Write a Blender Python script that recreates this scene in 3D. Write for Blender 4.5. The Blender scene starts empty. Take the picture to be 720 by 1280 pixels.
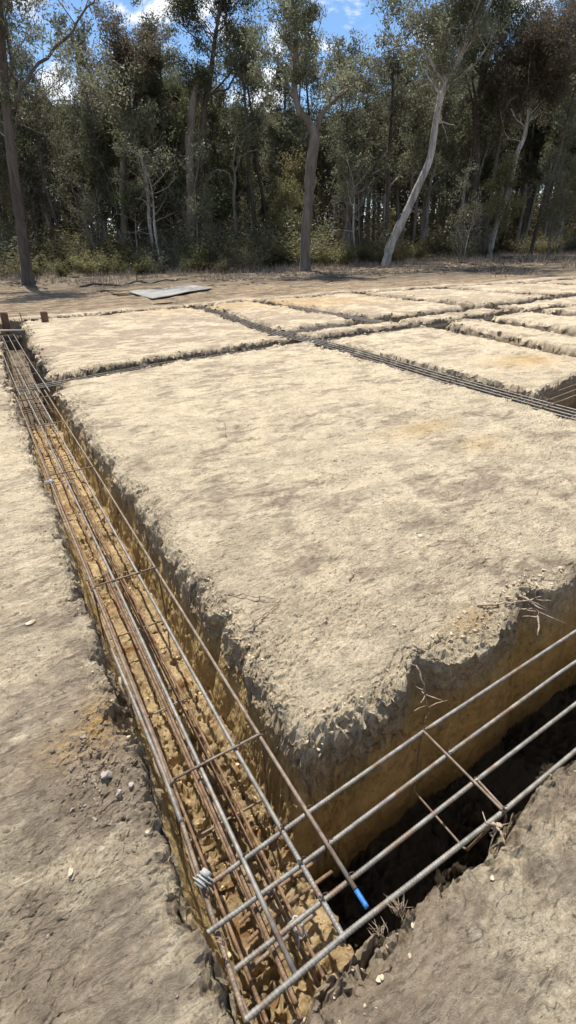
import bpy, math, random
import numpy as np
from mathutils import Vector, Matrix

SC = bpy.context.scene
COL = SC.collection
RNG = np.random.default_rng(7)
random.seed(7)

# ------------------------------------------------------------------ camera calibration (u = X along the cross trenches, v = Y along the left trench)
CC = np.array([360., 640.]); VP1 = np.array([-50., 322.]); VP2 = np.array([1600., 275.])
FPX = math.sqrt(-np.dot(VP1 - CC, VP2 - CC)); CAMH = 1.55
_d1 = np.array([*(VP1 - CC), FPX]); _d1 /= np.linalg.norm(_d1)
_d2 = np.array([*(VP2 - CC), FPX]); _d2 /= np.linalg.norm(_d2)
_up = np.cross(_d1, _d2)
if _up[1] > 0: _up = -_up
RW = np.stack([_d2, _d1, _up])
def ray(x, y): return RW @ np.array([x - CC[0], y - CC[1], FPX])
def rise(x, y):
    r = np.hypot(x, y)
    return 0.026 * np.maximum(0, r - 26.0) * np.clip((r - 20) / 12.0, 0, 1) * np.clip(1.6 - r / 100, .25, 1)
FWD = np.array([RW[0, 2], RW[1, 2], 0.]); FWD /= np.linalg.norm(FWD)
def on_ground(x, y, z=0.0):
    r = ray(x, y); k = 1 / (r @ FWD); D = np.linspace(.3, 62, 3000)
    hit = (CAMH + r[2] * k * D) <= rise(r[0] * k * D, r[1] * k * D) + z
    d = D[np.argmax(hit)] if hit.any() else 62.
    p = r * k * d
    return Vector((p[0], p[1], rise(p[0], p[1]) + z))
def at_depth(x, y, dist):          # point on the pixel's ray at a given horizontal distance along the view
    r = ray(x, y); t = dist / (r @ FWD); p = r * t
    return Vector((p[0], p[1], p[2] + CAMH))

# ------------------------------------------------------------------ noise
def _hash(ix, iy, iz, seed):
    h = (ix.astype(np.uint32) * np.uint32(374761393) + iy.astype(np.uint32) * np.uint32(668265263)
         + iz.astype(np.uint32) * np.uint32(2147483647) + np.uint32((seed * 974634777 + 12345) & 0xffffffff))
    h = (h ^ (h >> np.uint32(13))) * np.uint32(1274126177)
    h = (h ^ (h >> np.uint32(16))) * np.uint32(2246822519)
    h ^= h >> np.uint32(13)
    return (h & np.uint32(0xffff)).astype(np.float32) / 32767.5 - 1.0
def vnoise(x, y, z, seed=0):
    x = np.asarray(x, np.float32); y = np.asarray(y, np.float32); z = np.asarray(z, np.float32)
    x, y, z = np.broadcast_arrays(x, y, z)
    fx = np.floor(x); fy = np.floor(y); fz = np.floor(z)
    ix = fx.astype(np.int64); iy = fy.astype(np.int64); iz = fz.astype(np.int64)
    tx = x - fx; ty = y - fy; tz = z - fz
    tx = tx * tx * (3 - 2 * tx); ty = ty * ty * (3 - 2 * ty); tz = tz * tz * (3 - 2 * tz)
    r = 0
    for a in (0, 1):
        for b in (0, 1):
            for c in (0, 1):
                w = (tx if a else 1 - tx) * (ty if b else 1 - ty) * (tz if c else 1 - tz)
                r = r + w * _hash(ix + a, iy + b, iz + c, seed)
    return r
def fbm(x, y, z, f, oct=3, seed=0, gain=.5):
    r = 0; a = 1.; s = 0
    for k in range(oct):
        r = r + a * vnoise(x * f + 17.3 * k, y * f - 9.1 * k, z * f + 3.7 * k, seed + k * 31); s += a
        a *= gain; f *= 2.03
    return r / s

def worley(x, y, z, f, seed=0):
    p = np.stack([x * f, y * f, z * f], -1).astype(np.float32); b = np.floor(p).astype(np.int64)
    F1 = np.full(len(p), 9., np.float32); F2 = F1.copy(); val = np.zeros(len(p), np.float32)
    for i in (-1, 0, 1):
        for j in (-1, 0, 1):
            for k in (-1, 0, 1):
                c = b + [i, j, k]; q = [(_hash(c[:, 0], c[:, 1], c[:, 2], seed + m) * .5 + .5) for m in (1, 2, 3)]
                d = np.sqrt(((c + np.stack(q, -1) - p) ** 2).sum(-1)); v = _hash(c[:, 0], c[:, 1], c[:, 2], seed + 9)
                nw = d < F1; F2 = np.where(nw, F1, np.minimum(F2, d)); val = np.where(nw, v, val); F1 = np.where(nw, d, F1)
    return val.astype(np.float32), np.clip(F2 - F1, 0, 1)
# ------------------------------------------------------------------ object helpers
def mesh_from(name, V, F, mat=None, smooth=False):
    V = np.asarray(V, np.float32).reshape(-1, 3)
    me = bpy.data.meshes.new(name)
    if isinstance(F, np.ndarray):
        k = F.shape[1]; n = len(F)
        me.vertices.add(len(V)); me.vertices.foreach_set('co', V.ravel())
        me.loops.add(n * k); me.loops.foreach_set('vertex_index', F.astype(np.int32).ravel())
        me.polygons.add(n); me.polygons.foreach_set('loop_start', (np.arange(n) * k).astype(np.int32))
        me.polygons.foreach_set('loop_total', np.full(n, k, np.int32))
        me.update(calc_edges=True)
    else:
        me.from_pydata(V.tolist(), [], F)
    if smooth: me.polygons.foreach_set('use_smooth', np.ones(len(me.polygons), bool))
    if mat: me.materials.append(mat)
    return me
def link(name, me, parent=None, loc=None):
    o = bpy.data.objects.new(name, me); COL.objects.link(o)
    if parent is not None: o.parent = parent
    if loc is not None: o.location = loc
    return o
def tag(o, label=None, cat=None, group=None, kind=None):
    if label: o['label'] = label
    if cat: o['category'] = cat
    if group: o['group'] = group
    if kind: o['kind'] = kind
    return o
def empty(name, loc=(0, 0, 0), rz=0):
    o = bpy.data.objects.new(name, None); COL.objects.link(o); o.location = loc; o.rotation_euler = (0, 0, rz)
    o.empty_display_size = .1
    return o
def copy_tree(o, parent=None):
    c = o.copy(); COL.objects.link(c)
    if parent is not None: c.parent = parent
    for ch in list(o.children): copy_tree(ch, c)
    return c

class MB:
    def __init__(s): s.V = []; s.F = []; s.n = 0
    def add(s, V, F):
        V = np.asarray(V, np.float32).reshape(-1, 3); s.V.append(V); s.F.append(np.asarray(F, np.int64) + s.n); s.n += len(V)
    def tube(s, pts, rad, sides=8, cap=True):
        P = np.asarray(pts, float); n = len(P)
        rad = np.full(n, rad, float) if np.isscalar(rad) else np.asarray(rad, float)
        T = np.gradient(P, axis=0); T /= np.linalg.norm(T, axis=1)[:, None] + 1e-9
        ref = np.array([0, 0, 1.]) if abs(T[:, 2]).mean() < .8 else np.array([0, 1., 0])
        A = np.cross(T, ref); A /= np.linalg.norm(A, axis=1)[:, None] + 1e-9; B = np.cross(T, A)
        th = np.arange(sides) * 2 * math.pi / sides
        V = P[:, None] + rad[:, None, None] * (np.cos(th)[None, :, None] * A[:, None] + np.sin(th)[None, :, None] * B[:, None])
        V = V.reshape(-1, 3)
        i = np.arange(n - 1)[:, None] * sides; j = np.arange(sides)[None]; k = (j + 1) % sides
        F = np.stack([i + j, i + k, i + sides + k, i + sides + j], -1).reshape(-1, 4)
        if cap:
            V = np.vstack([V, P[:1], P[-1:]]); c0 = n * sides; j = np.arange(sides); k = (j + 1) % sides
            F = np.vstack([F, np.stack([k, j, np.full(sides, c0), np.full(sides, c0)], -1)[:, [0, 1, 2, 2]],
                           np.stack([(n - 1) * sides + j, (n - 1) * sides + k, np.full(sides, c0 + 1), np.full(sides, c0 + 1)], -1)])
        s.add(V, F)
    def box(s, c, h, M=None):
        V = np.array([[x, y, z] for x in (-1, 1) for y in (-1, 1) for z in (-1, 1)], float) * h
        if M is not None: V = V @ np.asarray(M).T
        F = [[0, 1, 3, 2], [4, 6, 7, 5], [0, 4, 5, 1], [2, 3, 7, 6], [0, 2, 6, 4], [1, 5, 7, 3]]
        s.add(V + np.asarray(c), F)
    def mesh(s, name, mat, smooth=True):
        V = np.vstack(s.V); F = np.vstack(s.F)
        bad = F[:, 2] == F[:, 3]
        if bad.any():
            me = bpy.data.meshes.new(name)
            Q = F[~bad]; T = F[bad][:, :3]
            me.vertices.add(len(V)); me.vertices.foreach_set('co', V.ravel())
            lv = np.concatenate([Q.ravel(), T.ravel()]).astype(np.int32); me.loops.add(len(lv)); me.loops.foreach_set('vertex_index', lv)
            tot = np.concatenate([np.full(len(Q), 4), np.full(len(T), 3)]).astype(np.int32)
            st = np.concatenate([[0], np.cumsum(tot)[:-1]]).astype(np.int32)
            me.polygons.add(len(tot)); me.polygons.foreach_set('loop_start', st); me.polygons.foreach_set('loop_total', tot)
            me.update(calc_edges=True)
            if smooth: me.polygons.foreach_set('use_smooth', np.ones(len(tot), bool))
            if mat: me.materials.append(mat)
            return me
        return mesh_from(name, V, F, mat, smooth)
    def build(s, name, mat, parent=None, smooth=True): return link(name, s.mesh(name, mat, smooth), parent)

# ------------------------------------------------------------------ materials
def new_mat(name):
    m = bpy.data.materials.new(name); m.use_nodes = True; nt = m.node_tree
    b = nt.nodes['Principled BSDF']
    return m, nt, b
class N:
    def __init__(s, nt): s.nt = nt
    def n(s, t, **kw):
        x = s.nt.nodes.new(t)
        for k, v in kw.items():
            if k.startswith('i_'):
                x.inputs[int(k[2:]) if k[2:].isdigit() else k[2:].replace('_', ' ')].default_value = v
            else: setattr(x, k, v)
        return x
    def l(s, a, b): s.nt.links.new(a, b)
    def pos(s): return s.n('ShaderNodeNewGeometry').outputs['Position']
    def objc(s): return s.n('ShaderNodeTexCoord').outputs['Object']
    def mapping(s, v, scale=(1, 1, 1), rot=(0, 0, 0)):
        m = s.n('ShaderNodeMapping'); m.inputs['Scale'].default_value = scale; m.inputs['Rotation'].default_value = rot; s.l(v, m.inputs['Vector']); return m.outputs[0]
    def noise(s, v, scale, detail=4, rough=.6, dist=0):
        x = s.n('ShaderNodeTexNoise'); x.inputs['Scale'].default_value = scale; x.inputs['Detail'].default_value = detail
        x.inputs['Roughness'].default_value = rough; x.inputs['Distortion'].default_value = dist; s.l(v, x.inputs['Vector']); return x.outputs['Fac']
    def ramp(s, f, stops):
        r = s.n('ShaderNodeValToRGB'); e = r.color_ramp.elements
        while len(e) < len(stops): e.new(.5)
        for k, (p, c) in enumerate(stops): e[k].position = p; e[k].color = (*c, 1) if len(c) == 3 else c
        s.l(f, r.inputs[0]); return r.outputs[0]
    def sm(s, f, a, b, lo=0, hi=1):
        r = s.n('ShaderNodeMapRange', interpolation_type='SMOOTHSTEP'); s.l(f, r.inputs[0])
        for k, v in zip((1, 2, 3, 4), (a, b, lo, hi)): r.inputs[k].default_value = v
        return r.outputs[0]
    def mix(s, f, a, b, mode='MIX'):
        m = s.n('ShaderNodeMix', data_type='RGBA', blend_type=mode)
        for k, v in ((0, f), (6, a), (7, b)):
            if hasattr(v, 'links'): s.l(v, m.inputs[k])
            else: m.inputs[k].default_value = v if k == 0 else ((*v, 1) if len(v) == 3 else v)
        return m.outputs[2]
    def math(s, op, a, b=None, clamp=False):
        m = s.n('ShaderNodeMath', operation=op); m.use_clamp = clamp
        for k, v in ((0, a), (1, b)):
            if v is None: continue
            if hasattr(v, 'links'): s.l(v, m.inputs[k])
            else: m.inputs[k].default_value = v
        return m.outputs[0]
    def bump(s, h, strength, dist, normal=None):
        b = s.n('ShaderNodeBump'); b.inputs['Strength'].default_value = strength; b.inputs['Distance'].default_value = dist
        s.l(h, b.inputs['Height'])
        if normal is not None: s.l(normal, b.inputs['Normal'])
        return b.outputs[0]
    def attr(s, name):
        a = s.n('ShaderNodeAttribute'); a.attribute_name = name; return a.outputs['Fac']

def ground_material():
    m, nt, b = new_mat('excavated_clay'); n = N(nt)
    p = n.pos()
    ps = n.mapping(p, (1, 2.2, 1), (0, 0, .12))
    big = n.noise(p, 1.1, 5, .62, .4)
    mid = n.noise(ps, 3.2, 6, .68, .6)
    fine = n.noise(ps, 16, 6, .72, .3)
    grit = n.noise(p, 95, 4, .7)
    cream = n.mix(n.sm(fine, .3, .72), (.54, .435, .29), (.72, .615, .44))
    cream = n.mix(n.sm(grit, .36, .52, .5, 0), cream, (.23, .18, .125))
    crumb = n.noise(n.mapping(p, (1, 1.6, 1), (0, 0, .2)), 34, 9, .84, .9)
    soft = n.sm(n.noise(n.mapping(p, (1, 1.2, 1), (0, 0, .3)), 2.6, 9, .78, .5), .44, .58)
    pits = n.noise(n.mapping(p, (1, 2.4, 1), (0, 0, .15)), 13, 8, .8, 1.6)
    cream = n.mix(n.math('MULTIPLY', n.sm(crumb, .38, .46, .75, 0), n.math('ADD', n.math('MULTIPLY', soft, .35), .5)), cream, (.21, .16, .11))
    cream = n.mix(n.sm(crumb, .55, .68, 0, .55), cream, (.70, .62, .47))
    cream = n.mix(n.sm(pits, .375, .42, .8, 0), cream, (.17, .125, .085))
    greyb = n.mix(n.sm(fine, .3, .7), (.235, .18, .13), (.42, .335, .245)); greyb = n.mix(n.sm(crumb, .35, .5, .7, 0), greyb, (.12, .095, .075))
    patch = n.math('ADD', n.math('ADD', n.math('MULTIPLY', big, .45), n.math('MULTIPLY', mid, .45)), n.math('MULTIPLY', crumb, .20))
    tone = n.attr('tone')
    pt = n.math('ADD', patch, n.math('MULTIPLY', tone, .22))
    top = n.mix(n.sm(pt, .555, .64, 0, .8), cream, greyb)
    top = n.mix(n.math('MULTIPLY', n.sm(tone, .2, 1.), .30), top, (.37, .28, .185))
    yel = n.math('MULTIPLY', n.attr('yellow'), n.sm(fine, .35, .6))
    top = n.mix(yel, top, (.52, .33, .12))
    # crumbly exposed subsoil below the skin of topsoil
    t = n.attr('wall')
    w1 = n.noise(n.mapping(p, (1, 1, 1.1), (.25, .3, 0)), 7, 7, .7, .8)
    clay = n.mix(n.sm(w1, .3, .7), (.44, .30, .125), (.66, .485, .23))
    clay = n.mix(n.sm(n.noise(p, 17, 7, .75, 1.), .60, .68, 0, .85), clay, (.10, .065, .035))
    upper = n.mix(n.sm(crumb, .38, .6), (.34, .25, .15), (.62, .495, .32))
    wall = n.mix(n.sm(n.math('ADD', t, n.math('MULTIPLY', n.math('SUBTRACT', w1, .5), .35)), .14, .30), upper, clay)
    flr = n.mix(n.sm(n.noise(p, 26, 5, .7), .35, .65), (.43, .30, .15), (.66, .50, .285))
    flr = n.mix(n.sm(n.noise(p, 7, 3, .6), .54, .68), flr, (.36, .20, .085))
    flr = n.mix(n.attr('damp_shade'), flr, (.055, .043, .03))  # darkened by wet mud and by shade painted into the right trench
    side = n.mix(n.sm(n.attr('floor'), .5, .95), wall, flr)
    side = n.mix(n.math('MULTIPLY', n.attr('damp_shade'), .6), side, (.07, .055, .035))
    side = n.mix(n.math('MULTIPLY', n.attr('greyer'), .85), side, n.mix(n.sm(crumb, .38, .6), (.15, .12, .09), (.32, .26, .19)))
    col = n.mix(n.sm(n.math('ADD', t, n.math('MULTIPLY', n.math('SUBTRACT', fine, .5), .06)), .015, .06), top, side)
    # outer yard and forest floor
    lit = n.attr('yard')
    yard = n.mix(n.sm(mid, .38, .62), (.22, .16, .105), (.38, .29, .185))
    yard = n.mix(n.sm(n.noise(n.mapping(p, (.35, 1.6, 1), (0, 0, -.35)), 1.3, 6, .7, .8), .5, .60), yard, (.13, .098, .07)); yard = n.mix(n.sm(pits, .40, .46, .7, 0), yard, (.12, .09, .06)); yard = n.mix(n.sm(n.noise(p, 1.6, 9, .8), .5, .56, 0, .8), yard, (.13, .10, .07))
    col = n.mix(lit, col, yard)
    wood = n.mix(n.sm(n.noise(p, .8, 8, .75), .4, .62), (.085, .068, .046), (.20, .16, .115))
    col = n.mix(n.attr('woods'), col, wood)
    n.l(col, b.inputs['Base Color']); b.inputs['Roughness'].default_value = .95; b.inputs['Specular IOR Level'].default_value = .15
    h = n.math('ADD', n.math('ADD', n.math('MULTIPLY', crumb, 1.5), n.math('MULTIPLY', n.sm(pits, .34, .46), .5)), n.math('MULTIPLY', n.noise(p, 210, 3, .7), .25))
    cr = n.n('ShaderNodeTexVoronoi', feature='DISTANCE_TO_EDGE'); cr.inputs['Scale'].default_value = 26
    wp = n.n('ShaderNodeVectorMath', operation='ADD'); nz = n.n('ShaderNodeTexNoise'); nz.inputs['Scale'].default_value = 14; nz.inputs['Detail'].default_value = 4
    n.l(ps, nz.inputs['Vector']); sc = n.n('ShaderNodeVectorMath', operation='SCALE'); sc.inputs['Scale'].default_value = .16
    n.l(nz.outputs['Color'], sc.inputs[0]); n.l(ps, wp.inputs[0]); n.l(sc.outputs[0], wp.inputs[1]); n.l(wp.outputs[0], cr.inputs['Vector'])
    crk = n.math('MULTIPLY', n.sm(cr.outputs['Distance'], 0, .06), n.sm(mid, .42, .6))
    h = n.math('ADD', h, n.math('MULTIPLY', crk, .16))
    h = n.math('MULTIPLY', n.math('SUBTRACT', h, 1.42), n.math('ADD', n.math('MULTIPLY', soft, .45), .65))
    n.l(n.bump(h, 1., .019), b.inputs['Normal'])
    return m

def simple_noise_mat(name, c1, c2, scale=8, rough=.85, bumpd=.004, stretch=(1, 1, 1), coord='obj', detail=5, lo=.35, hi=.65, spec=.3, metal=0):
    m, nt, b = new_mat(name); n = N(nt)
    v = n.mapping(n.objc() if coord == 'obj' else n.pos(), stretch)
    f = n.noise(v, scale, detail, .65, .3)
    n.l(n.mix(n.sm(f, lo, hi), c1, c2), b.inputs['Base Color'])
    b.inputs['Roughness'].default_value = rough; b.inputs['Specular IOR Level'].default_value = spec; b.inputs['Metallic'].default_value = metal
    if bumpd: n.l(n.bump(n.noise(v, scale * 3, 4, .7), .7, bumpd), b.inputs['Normal'])
    return m

MAT = {}
MAT['ground'] = ground_material()
MAT['clod'] = simple_noise_mat('pale_clay_clod', (.34, .26, .17), (.58, .48, .34), 14, .95, .004, coord='pos')
MAT['clod_grey'] = simple_noise_mat('grey_soil_clod', (.13, .105, .085), (.30, .25, .20), 22, .95, .004, coord='pos')
MAT['clod_orange'] = simple_noise_mat('orange_clay_clod', (.36, .24, .12), (.62, .48, .28), 16, .95, .004, coord='pos')
MAT['stone'] = simple_noise_mat('grey_stone', (.30, .25, .21), (.42, .36, .31), 20, .9, .003, coord='pos')
MAT['steel'] = simple_noise_mat('weathered_steel', (.17, .155, .135), (.29, .265, .23), 30, .62, 0, coord='pos', spec=.4, metal=.4)
MAT['steel_brown'] = simple_noise_mat('brown_steel', (.16, .11, .078), (.27, .205, .15), 26, .7, 0, coord='pos', spec=.5, metal=.35)
MAT['rust'] = simple_noise_mat('rusty_steel', (.12, .075, .048), (.26, .17, .105), 30, .8, 0, coord='pos', metal=.15)
def rebar(name, c1, c2, c3, a, b_, rough, metal):
    m, nt, b = new_mat(name); n = N(nt); p = n.pos()
    col = n.mix(n.sm(n.noise(p, 30, 5, .65), .35, .65), c1, c2); f = n.noise(n.mapping(p, (1, 1, 1)), 7, 7, .75, .5)
    k = n.sm(f, a, b_); col = n.mix(k, col, c3); col = n.mix(n.sm(n.noise(p, 11, 6, .75), .58, .66, 0, .5), col, (.42, .34, .24))
    n.l(col, b.inputs['Base Color']); b.inputs['Roughness'].default_value = rough; b.inputs['Metallic'].default_value = metal; b.inputs['Specular IOR Level'].default_value = .4
    return m
MAT['steel'] = rebar('weathered_steel', (.16, .15, .132), (.27, .255, .225), (.19, .12, .075), .50, .64, .6, .35)
MAT['steel_brown'] = rebar('brown_steel', (.15, .105, .075), (.26, .20, .15), (.17, .16, .14), .52, .66, .7, .25)
MAT['wire'] = simple_noise_mat('dark_tie_wire', (.05, .035, .03), (.12, .08, .06), 30, .6, 0, coord='pos', metal=.4)
MAT['blue'] = simple_noise_mat('blue_paint', (.015, .12, .36), (.05, .22, .52), 60, .5, 0, coord='pos')
MAT['clip'] = simple_noise_mat('pale_plastic', (.27, .27, .25), (.42, .42, .40), 40, .55, .001, coord='pos')
MAT['timber'] = simple_noise_mat('timber_peg', (.10, .06, .04), (.20, .12, .08), 6, .9, .003, (1, 1, .2))
MAT['greytimber'] = simple_noise_mat('grey_weathered_timber', (.15, .125, .105), (.26, .22, .19), 6, .9, .003, (1, 1, 1))
MAT['string'] = simple_noise_mat('string', (.25, .22, .2), (.35, .3, .27), 10, .9, 0)
MAT['sheet'] = simple_noise_mat('grey_sheet', (.20, .195, .18), (.30, .295, .275), 1.6, .6, .004, coord='pos')
MAT['root'] = simple_noise_mat('dry_root', (.17, .12, .085), (.42, .34, .25), 40, .9, .002, coord='pos')
MAT['grass'] = simple_noise_mat('dry_grass', (.24, .17, .12), (.45, .36, .26), 30, .9, 0, coord='pos')
MAT['dryleaf'] = simple_noise_mat('dry_leaf', (.30, .21, .12), (.62, .55, .42), 25, .7, 0, coord='pos')

def bark(name, c1, c2, c3, scale=2.2):
    m, nt, b = new_mat(name); n = N(nt)
    v = n.mapping(n.pos(), (1, 1, .18)); f = n.noise(v, scale, 6, .7, .5); g = n.noise(n.mapping(n.pos(), (1, 1, .1)), 14, 4, .7)
    col = n.mix(n.sm(f, .38, .6), c1, c2); col = n.mix(n.sm(g, .55, .68), col, c3)
    n.l(col, b.inputs['Base Color']); b.inputs['Roughness'].default_value = .85; b.inputs['Specular IOR Level'].default_value = .2
    n.l(n.bump(g, .8, .02), b.inputs['Normal'])
    return m
MAT['bark_dark'] = bark('dark_bark', (.065, .053, .045), (.115, .097, .083), (.04, .032, .027))
MAT['bark_grey'] = bark('grey_brown_bark', (.115, .095, .08), (.19, .165, .14), (.07, .058, .048))
MAT['bark_white'] = bark('pale_gum_bark', (.20, .18, .16), (.46, .43, .39), (.10, .085, .075))
MAT['bark_far'] = bark('far_bark', (.17, .15, .13), (.30, .27, .24), (.10, .085, .07))

def leaf_mat(name, c1, c2, c3, trans=.5):
    m, nt, b = new_mat(name); n = N(nt)
    oi = n.n('ShaderNodeObjectInfo').outputs['Random']
    f = n.noise(n.pos(), .9, 3, .6)
    g = n.n('ShaderNodeTexWhiteNoise', noise_dimensions='3D'); n.l(n.mapping(n.pos(), (4, 4, 4)), g.inputs['Vector'])
    col = n.mix(n.sm(f, .36, .64), c1, c2); col = n.mix(n.math('MULTIPLY', n.noise(n.pos(), 7, 2, .5), .5), col, c3)
    hs = n.n('ShaderNodeHueSaturation'); n.l(col, hs.inputs['Color'])
    n.l(n.sm(oi, 0, 1, .8, 1.2), hs.inputs['Value']); n.l(n.sm(oi, 0, 1, .485, .512), hs.inputs['Hue'])
    b.inputs['Roughness'].default_value = .55; b.inputs['Specular IOR Level'].default_value = .35
    n.l(hs.outputs[0], b.inputs['Base Color'])
    tr = n.n('ShaderNodeBsdfTranslucent'); n.l(hs.outputs[0], tr.inputs['Color'])
    mx = n.n('ShaderNodeMixShader'); mx.inputs[0].default_value = trans
    n.l(b.outputs[0], mx.inputs[1]); n.l(tr.outputs[0], mx.inputs[2])
    n.l(mx.outputs[0], nt.nodes['Material Output'].inputs['Surface'])
    return m
MAT['leaf'] = leaf_mat('grey_green_gum_leaves', (.11, .115, .065), (.21, .215, .14), (.15, .14, .08))
MAT['leaf_dark'] = leaf_mat('dark_olive_leaves', (.075, .086, .04), (.145, .155, .078), (.11, .11, .055))
MAT['leaf_brown'] = leaf_mat('brownish_dying_leaves', (.125, .10, .065), (.20, .165, .11), (.12, .10, .06))
MAT['leaf_yellow'] = leaf_mat('yellow_green_leaves', (.085, .085, .028), (.14, .13, .045), (.07, .07, .03))
MAT['scrub'] = leaf_mat('olive_scrub_leaves', (.14, .14, .06), (.26, .24, .11), (.18, .14, .07))

# ------------------------------------------------------------------ the ground: one sheet with the dug trenches
INF = 1e9
# nominal rectangles: u0,u1,v0,v1,depth,batter
HW = .27
TR = [(.10, .60, .455, 7.95, .50, .085), (.08, .66, 7.6, 16.55, .80, .10), (.47, 13.2, .455, 1.01, .85, .06),
      (4.95, 5.45, .9, 16.4, .5, .08), (5.25, 13.2, 3.12, 3.78, .5, .08), (.35, 14.2, 8.00, 8.50, .5, .07),
      (5.2, 18.3, 9.4, 10.1, .5, .1), (8.05, 8.65, 4., 16.4, .5, .1), (9.95, 10.65, .9, 8.2, .5, .1),
      (11.95, 12.65, 3.4, 16.4, .5, .1), (16.1, 16.8, 9.7, 16.4, .5, .1), (-.6, 24., 15.95, 16.65, .45, .1),
      (20.6, 21.1, 6., 16.4, .5, .07), (14.0, 24., 5.9, 6.4, .5, .07)]
VL = {.35: [(0, .35), (2.5, .35), (4.5, .375), (8, .39), (11, .46), (16, .66)],
      5.2: [(0, 5.05), (3, 5.07), (5, 5.2), (8, 5.45), (9.6, 5.35), (15, 6.15)],
      8.35: [(0, 7.8), (4.7, 7.9), (8.3, 8.7), (10, 8.15), (15, 8.35)],
      10.3: [(0, 9.3), (5.8, 9.75), (8.1, 10.2), (16, 10.9)],
      12.3: [(0, 12.3), (10, 12.2), (16, 12.6)], 16.45: [(0, 16.45), (16, 16.45)], 20.85: [(0, 20.85), (16, 20.85)]}
HL = {.735: [(-5, .735), (.3, .71), (.8, .735), (1.2, .765), (2, .81), (6, .85), (13, .85)],
      3.45: [(-5, 3.2), (4.6, 3.15), (5.2, 3.2), (6.5, 3.5), (9, 3.95), (13, 4.1)],
      6.15: [(-5, 6.15), (25, 6.3)],
      8.25: [(-5, 7.95), (.7, 7.92), (2.4, 8.36), (4.6, 8.56), (8.5, 8.7), (13, 8.9)],
      9.75: [(-5, 9.75), (6, 9.72), (10, 10.1), (17, 10.6)],
      16.3: [(-5, 16.25), (0, 16.3), (6.6, 16.75), (12, 16.9), (17, 16.4), (24, 14.8)]}
def warp_lines(u, v, lines, along):      # shift of coordinate 'u' given control lines evaluated along v
    ks = sorted(lines); a = v if along else u; x = u if along else v
    offs = [np.interp(a, [q[0] for q in lines[k]], [q[1] for q in lines[k]]) - k for k in ks]
    r = np.zeros_like(x); 
    lo = x <= ks[0]; r[lo] = offs[0][lo] * np.exp(-np.maximum(0, ks[0] - x[lo] - .5) / 3)
    hi = x >= ks[-1]; r[hi] = offs[-1][hi] * np.exp(-np.maximum(0, x[hi] - ks[-1] - .5) / 3)
    for i in range(len(ks) - 1):
        m = (x > ks[i]) & (x < ks[i + 1]); t = (x[m] - ks[i]) / (ks[i + 1] - ks[i])
        flat = .3 / (ks[i + 1] - ks[i]); t = np.clip((t - flat) / (1 - 2 * flat), 0, 1)
        r[m] = offs[i][m] * (1 - t) + offs[i + 1][m] * t
    return r
BITES = [(1.25, 1.09, .10, .10), (1.60, 1.12, .08, -.03), (2.02, 1.16, .13, .10), (2.5, 1.12, .12, .05), (.60, 1.95, .06, .05), (.60, 1.66, .09, .045), (.58, 2.23, .05, .03),
         (.60, 3.73, .08, .05), (.60, 4.4, .1, .04), (.60, 3.0, .08, .035), (.10, 3.33, .06, .04), (.10, 2.55, .05, .035), (.10, 1.96, .05, .03), (.10, 1.59, .06, .035), (.10, 4.3, .08, .03)]
def lines_1d(lo, hi, sp, walls, K):
    xs = [lo]
    while xs[-1] < hi: xs.append(xs[-1] + sp(xs[-1]))
    xs = np.array(xs)
    for (a, b, k) in walls:
        xs = xs[(xs < a - 1e-4) | (xs > b + 1e-4)]
    for (a, b, k) in walls: xs = np.concatenate([xs, np.linspace(a, b, k)])
    xs = np.unique(np.round(xs, 5))
    return xs
def wl(pairs, kfun):
    s = {}
    for a, b in pairs: s[(round(a, 3), round(b, 3))] = kfun(a)
    return [(a, b, k) for (a, b), k in s.items()]
ku = lambda a: 30 if a < 1 else (16 if a < 6 else 10)
kv = lambda a: 34 if a < 1.2 else (16 if a < 9 else 10)
uw = wl([(t[0], t[0] + t[5]) for t in TR] + [(t[1] - t[5], t[1]) for t in TR], ku)
vw = wl([(t[2], t[2] + t[5]) for t in TR] + [(t[3] - t[5], t[3]) for t in TR], kv)
def spu(u):
    if u < -.6: return .0065 + .16 * (-.6 - u)
    if u < 1.8: return .0065
    return .0065 + .0065 * (u - 1.8) if u < 24 else .15 + .12 * (u - 24)
def spv(v):
    if v < -.1: return .008 + .2 * (-.1 - v)
    if v < 1.5: return .0065
    return min(.0065 + .0052 * (v - 1.5) ** 1.15, .12) if v < 26 else .12 + .07 * (v - 26)
US = lines_1d(-120, 240, spu, uw, 0); VS = lines_1d(-30, 225, spv, vw, 0)
U, V = np.meshgrid(US.astype(np.float32), VS.astype(np.float32))
nu, nv = len(US), len(VS)
print('ground grid', nu, nv, nu * nv)
depth = np.zeros_like(U); cover = np.zeros_like(U); edge = np.full_like(U, 9.)
for (u0, u1, v0, v1, D, b) in TR:
    t = np.clip(np.minimum(np.minimum(U - u0, u1 - U), np.minimum(V - v0, v1 - V)) / b, 0, 1)
    depth = np.maximum(depth, t * D); cover = np.maximum(cover, t)
    dx = np.maximum(np.maximum(u0 - U, U - u1), 0); dy = np.maximum(np.maximum(v0 - V, V - v1), 0)
    edge = np.minimum(edge, np.hypot(dx, dy))
near = np.exp(-edge / .25)
X = U + warp_lines(U, V, VL, True); Y = V + warp_lines(U, V, HL, False)
for (bu, bv, s, a) in BITES:
    if abs(bv - 1.1) < .1 and bu > 1:
        w = np.exp(-((U - bu) / s) ** 2) * np.clip(1 - np.abs(V - 1.0) / .5, 0, 1) * (V > .8); Y += w * a * (1 - .75 * cover)
    else:
        sg = 1 if bu > .3 else -1
        w = np.exp(-((V - bv) / s) ** 2) * np.clip(1 - np.abs(U - bu) / .35, 0, 1); X += w * a * sg * (1 - .6 * cover)
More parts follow.
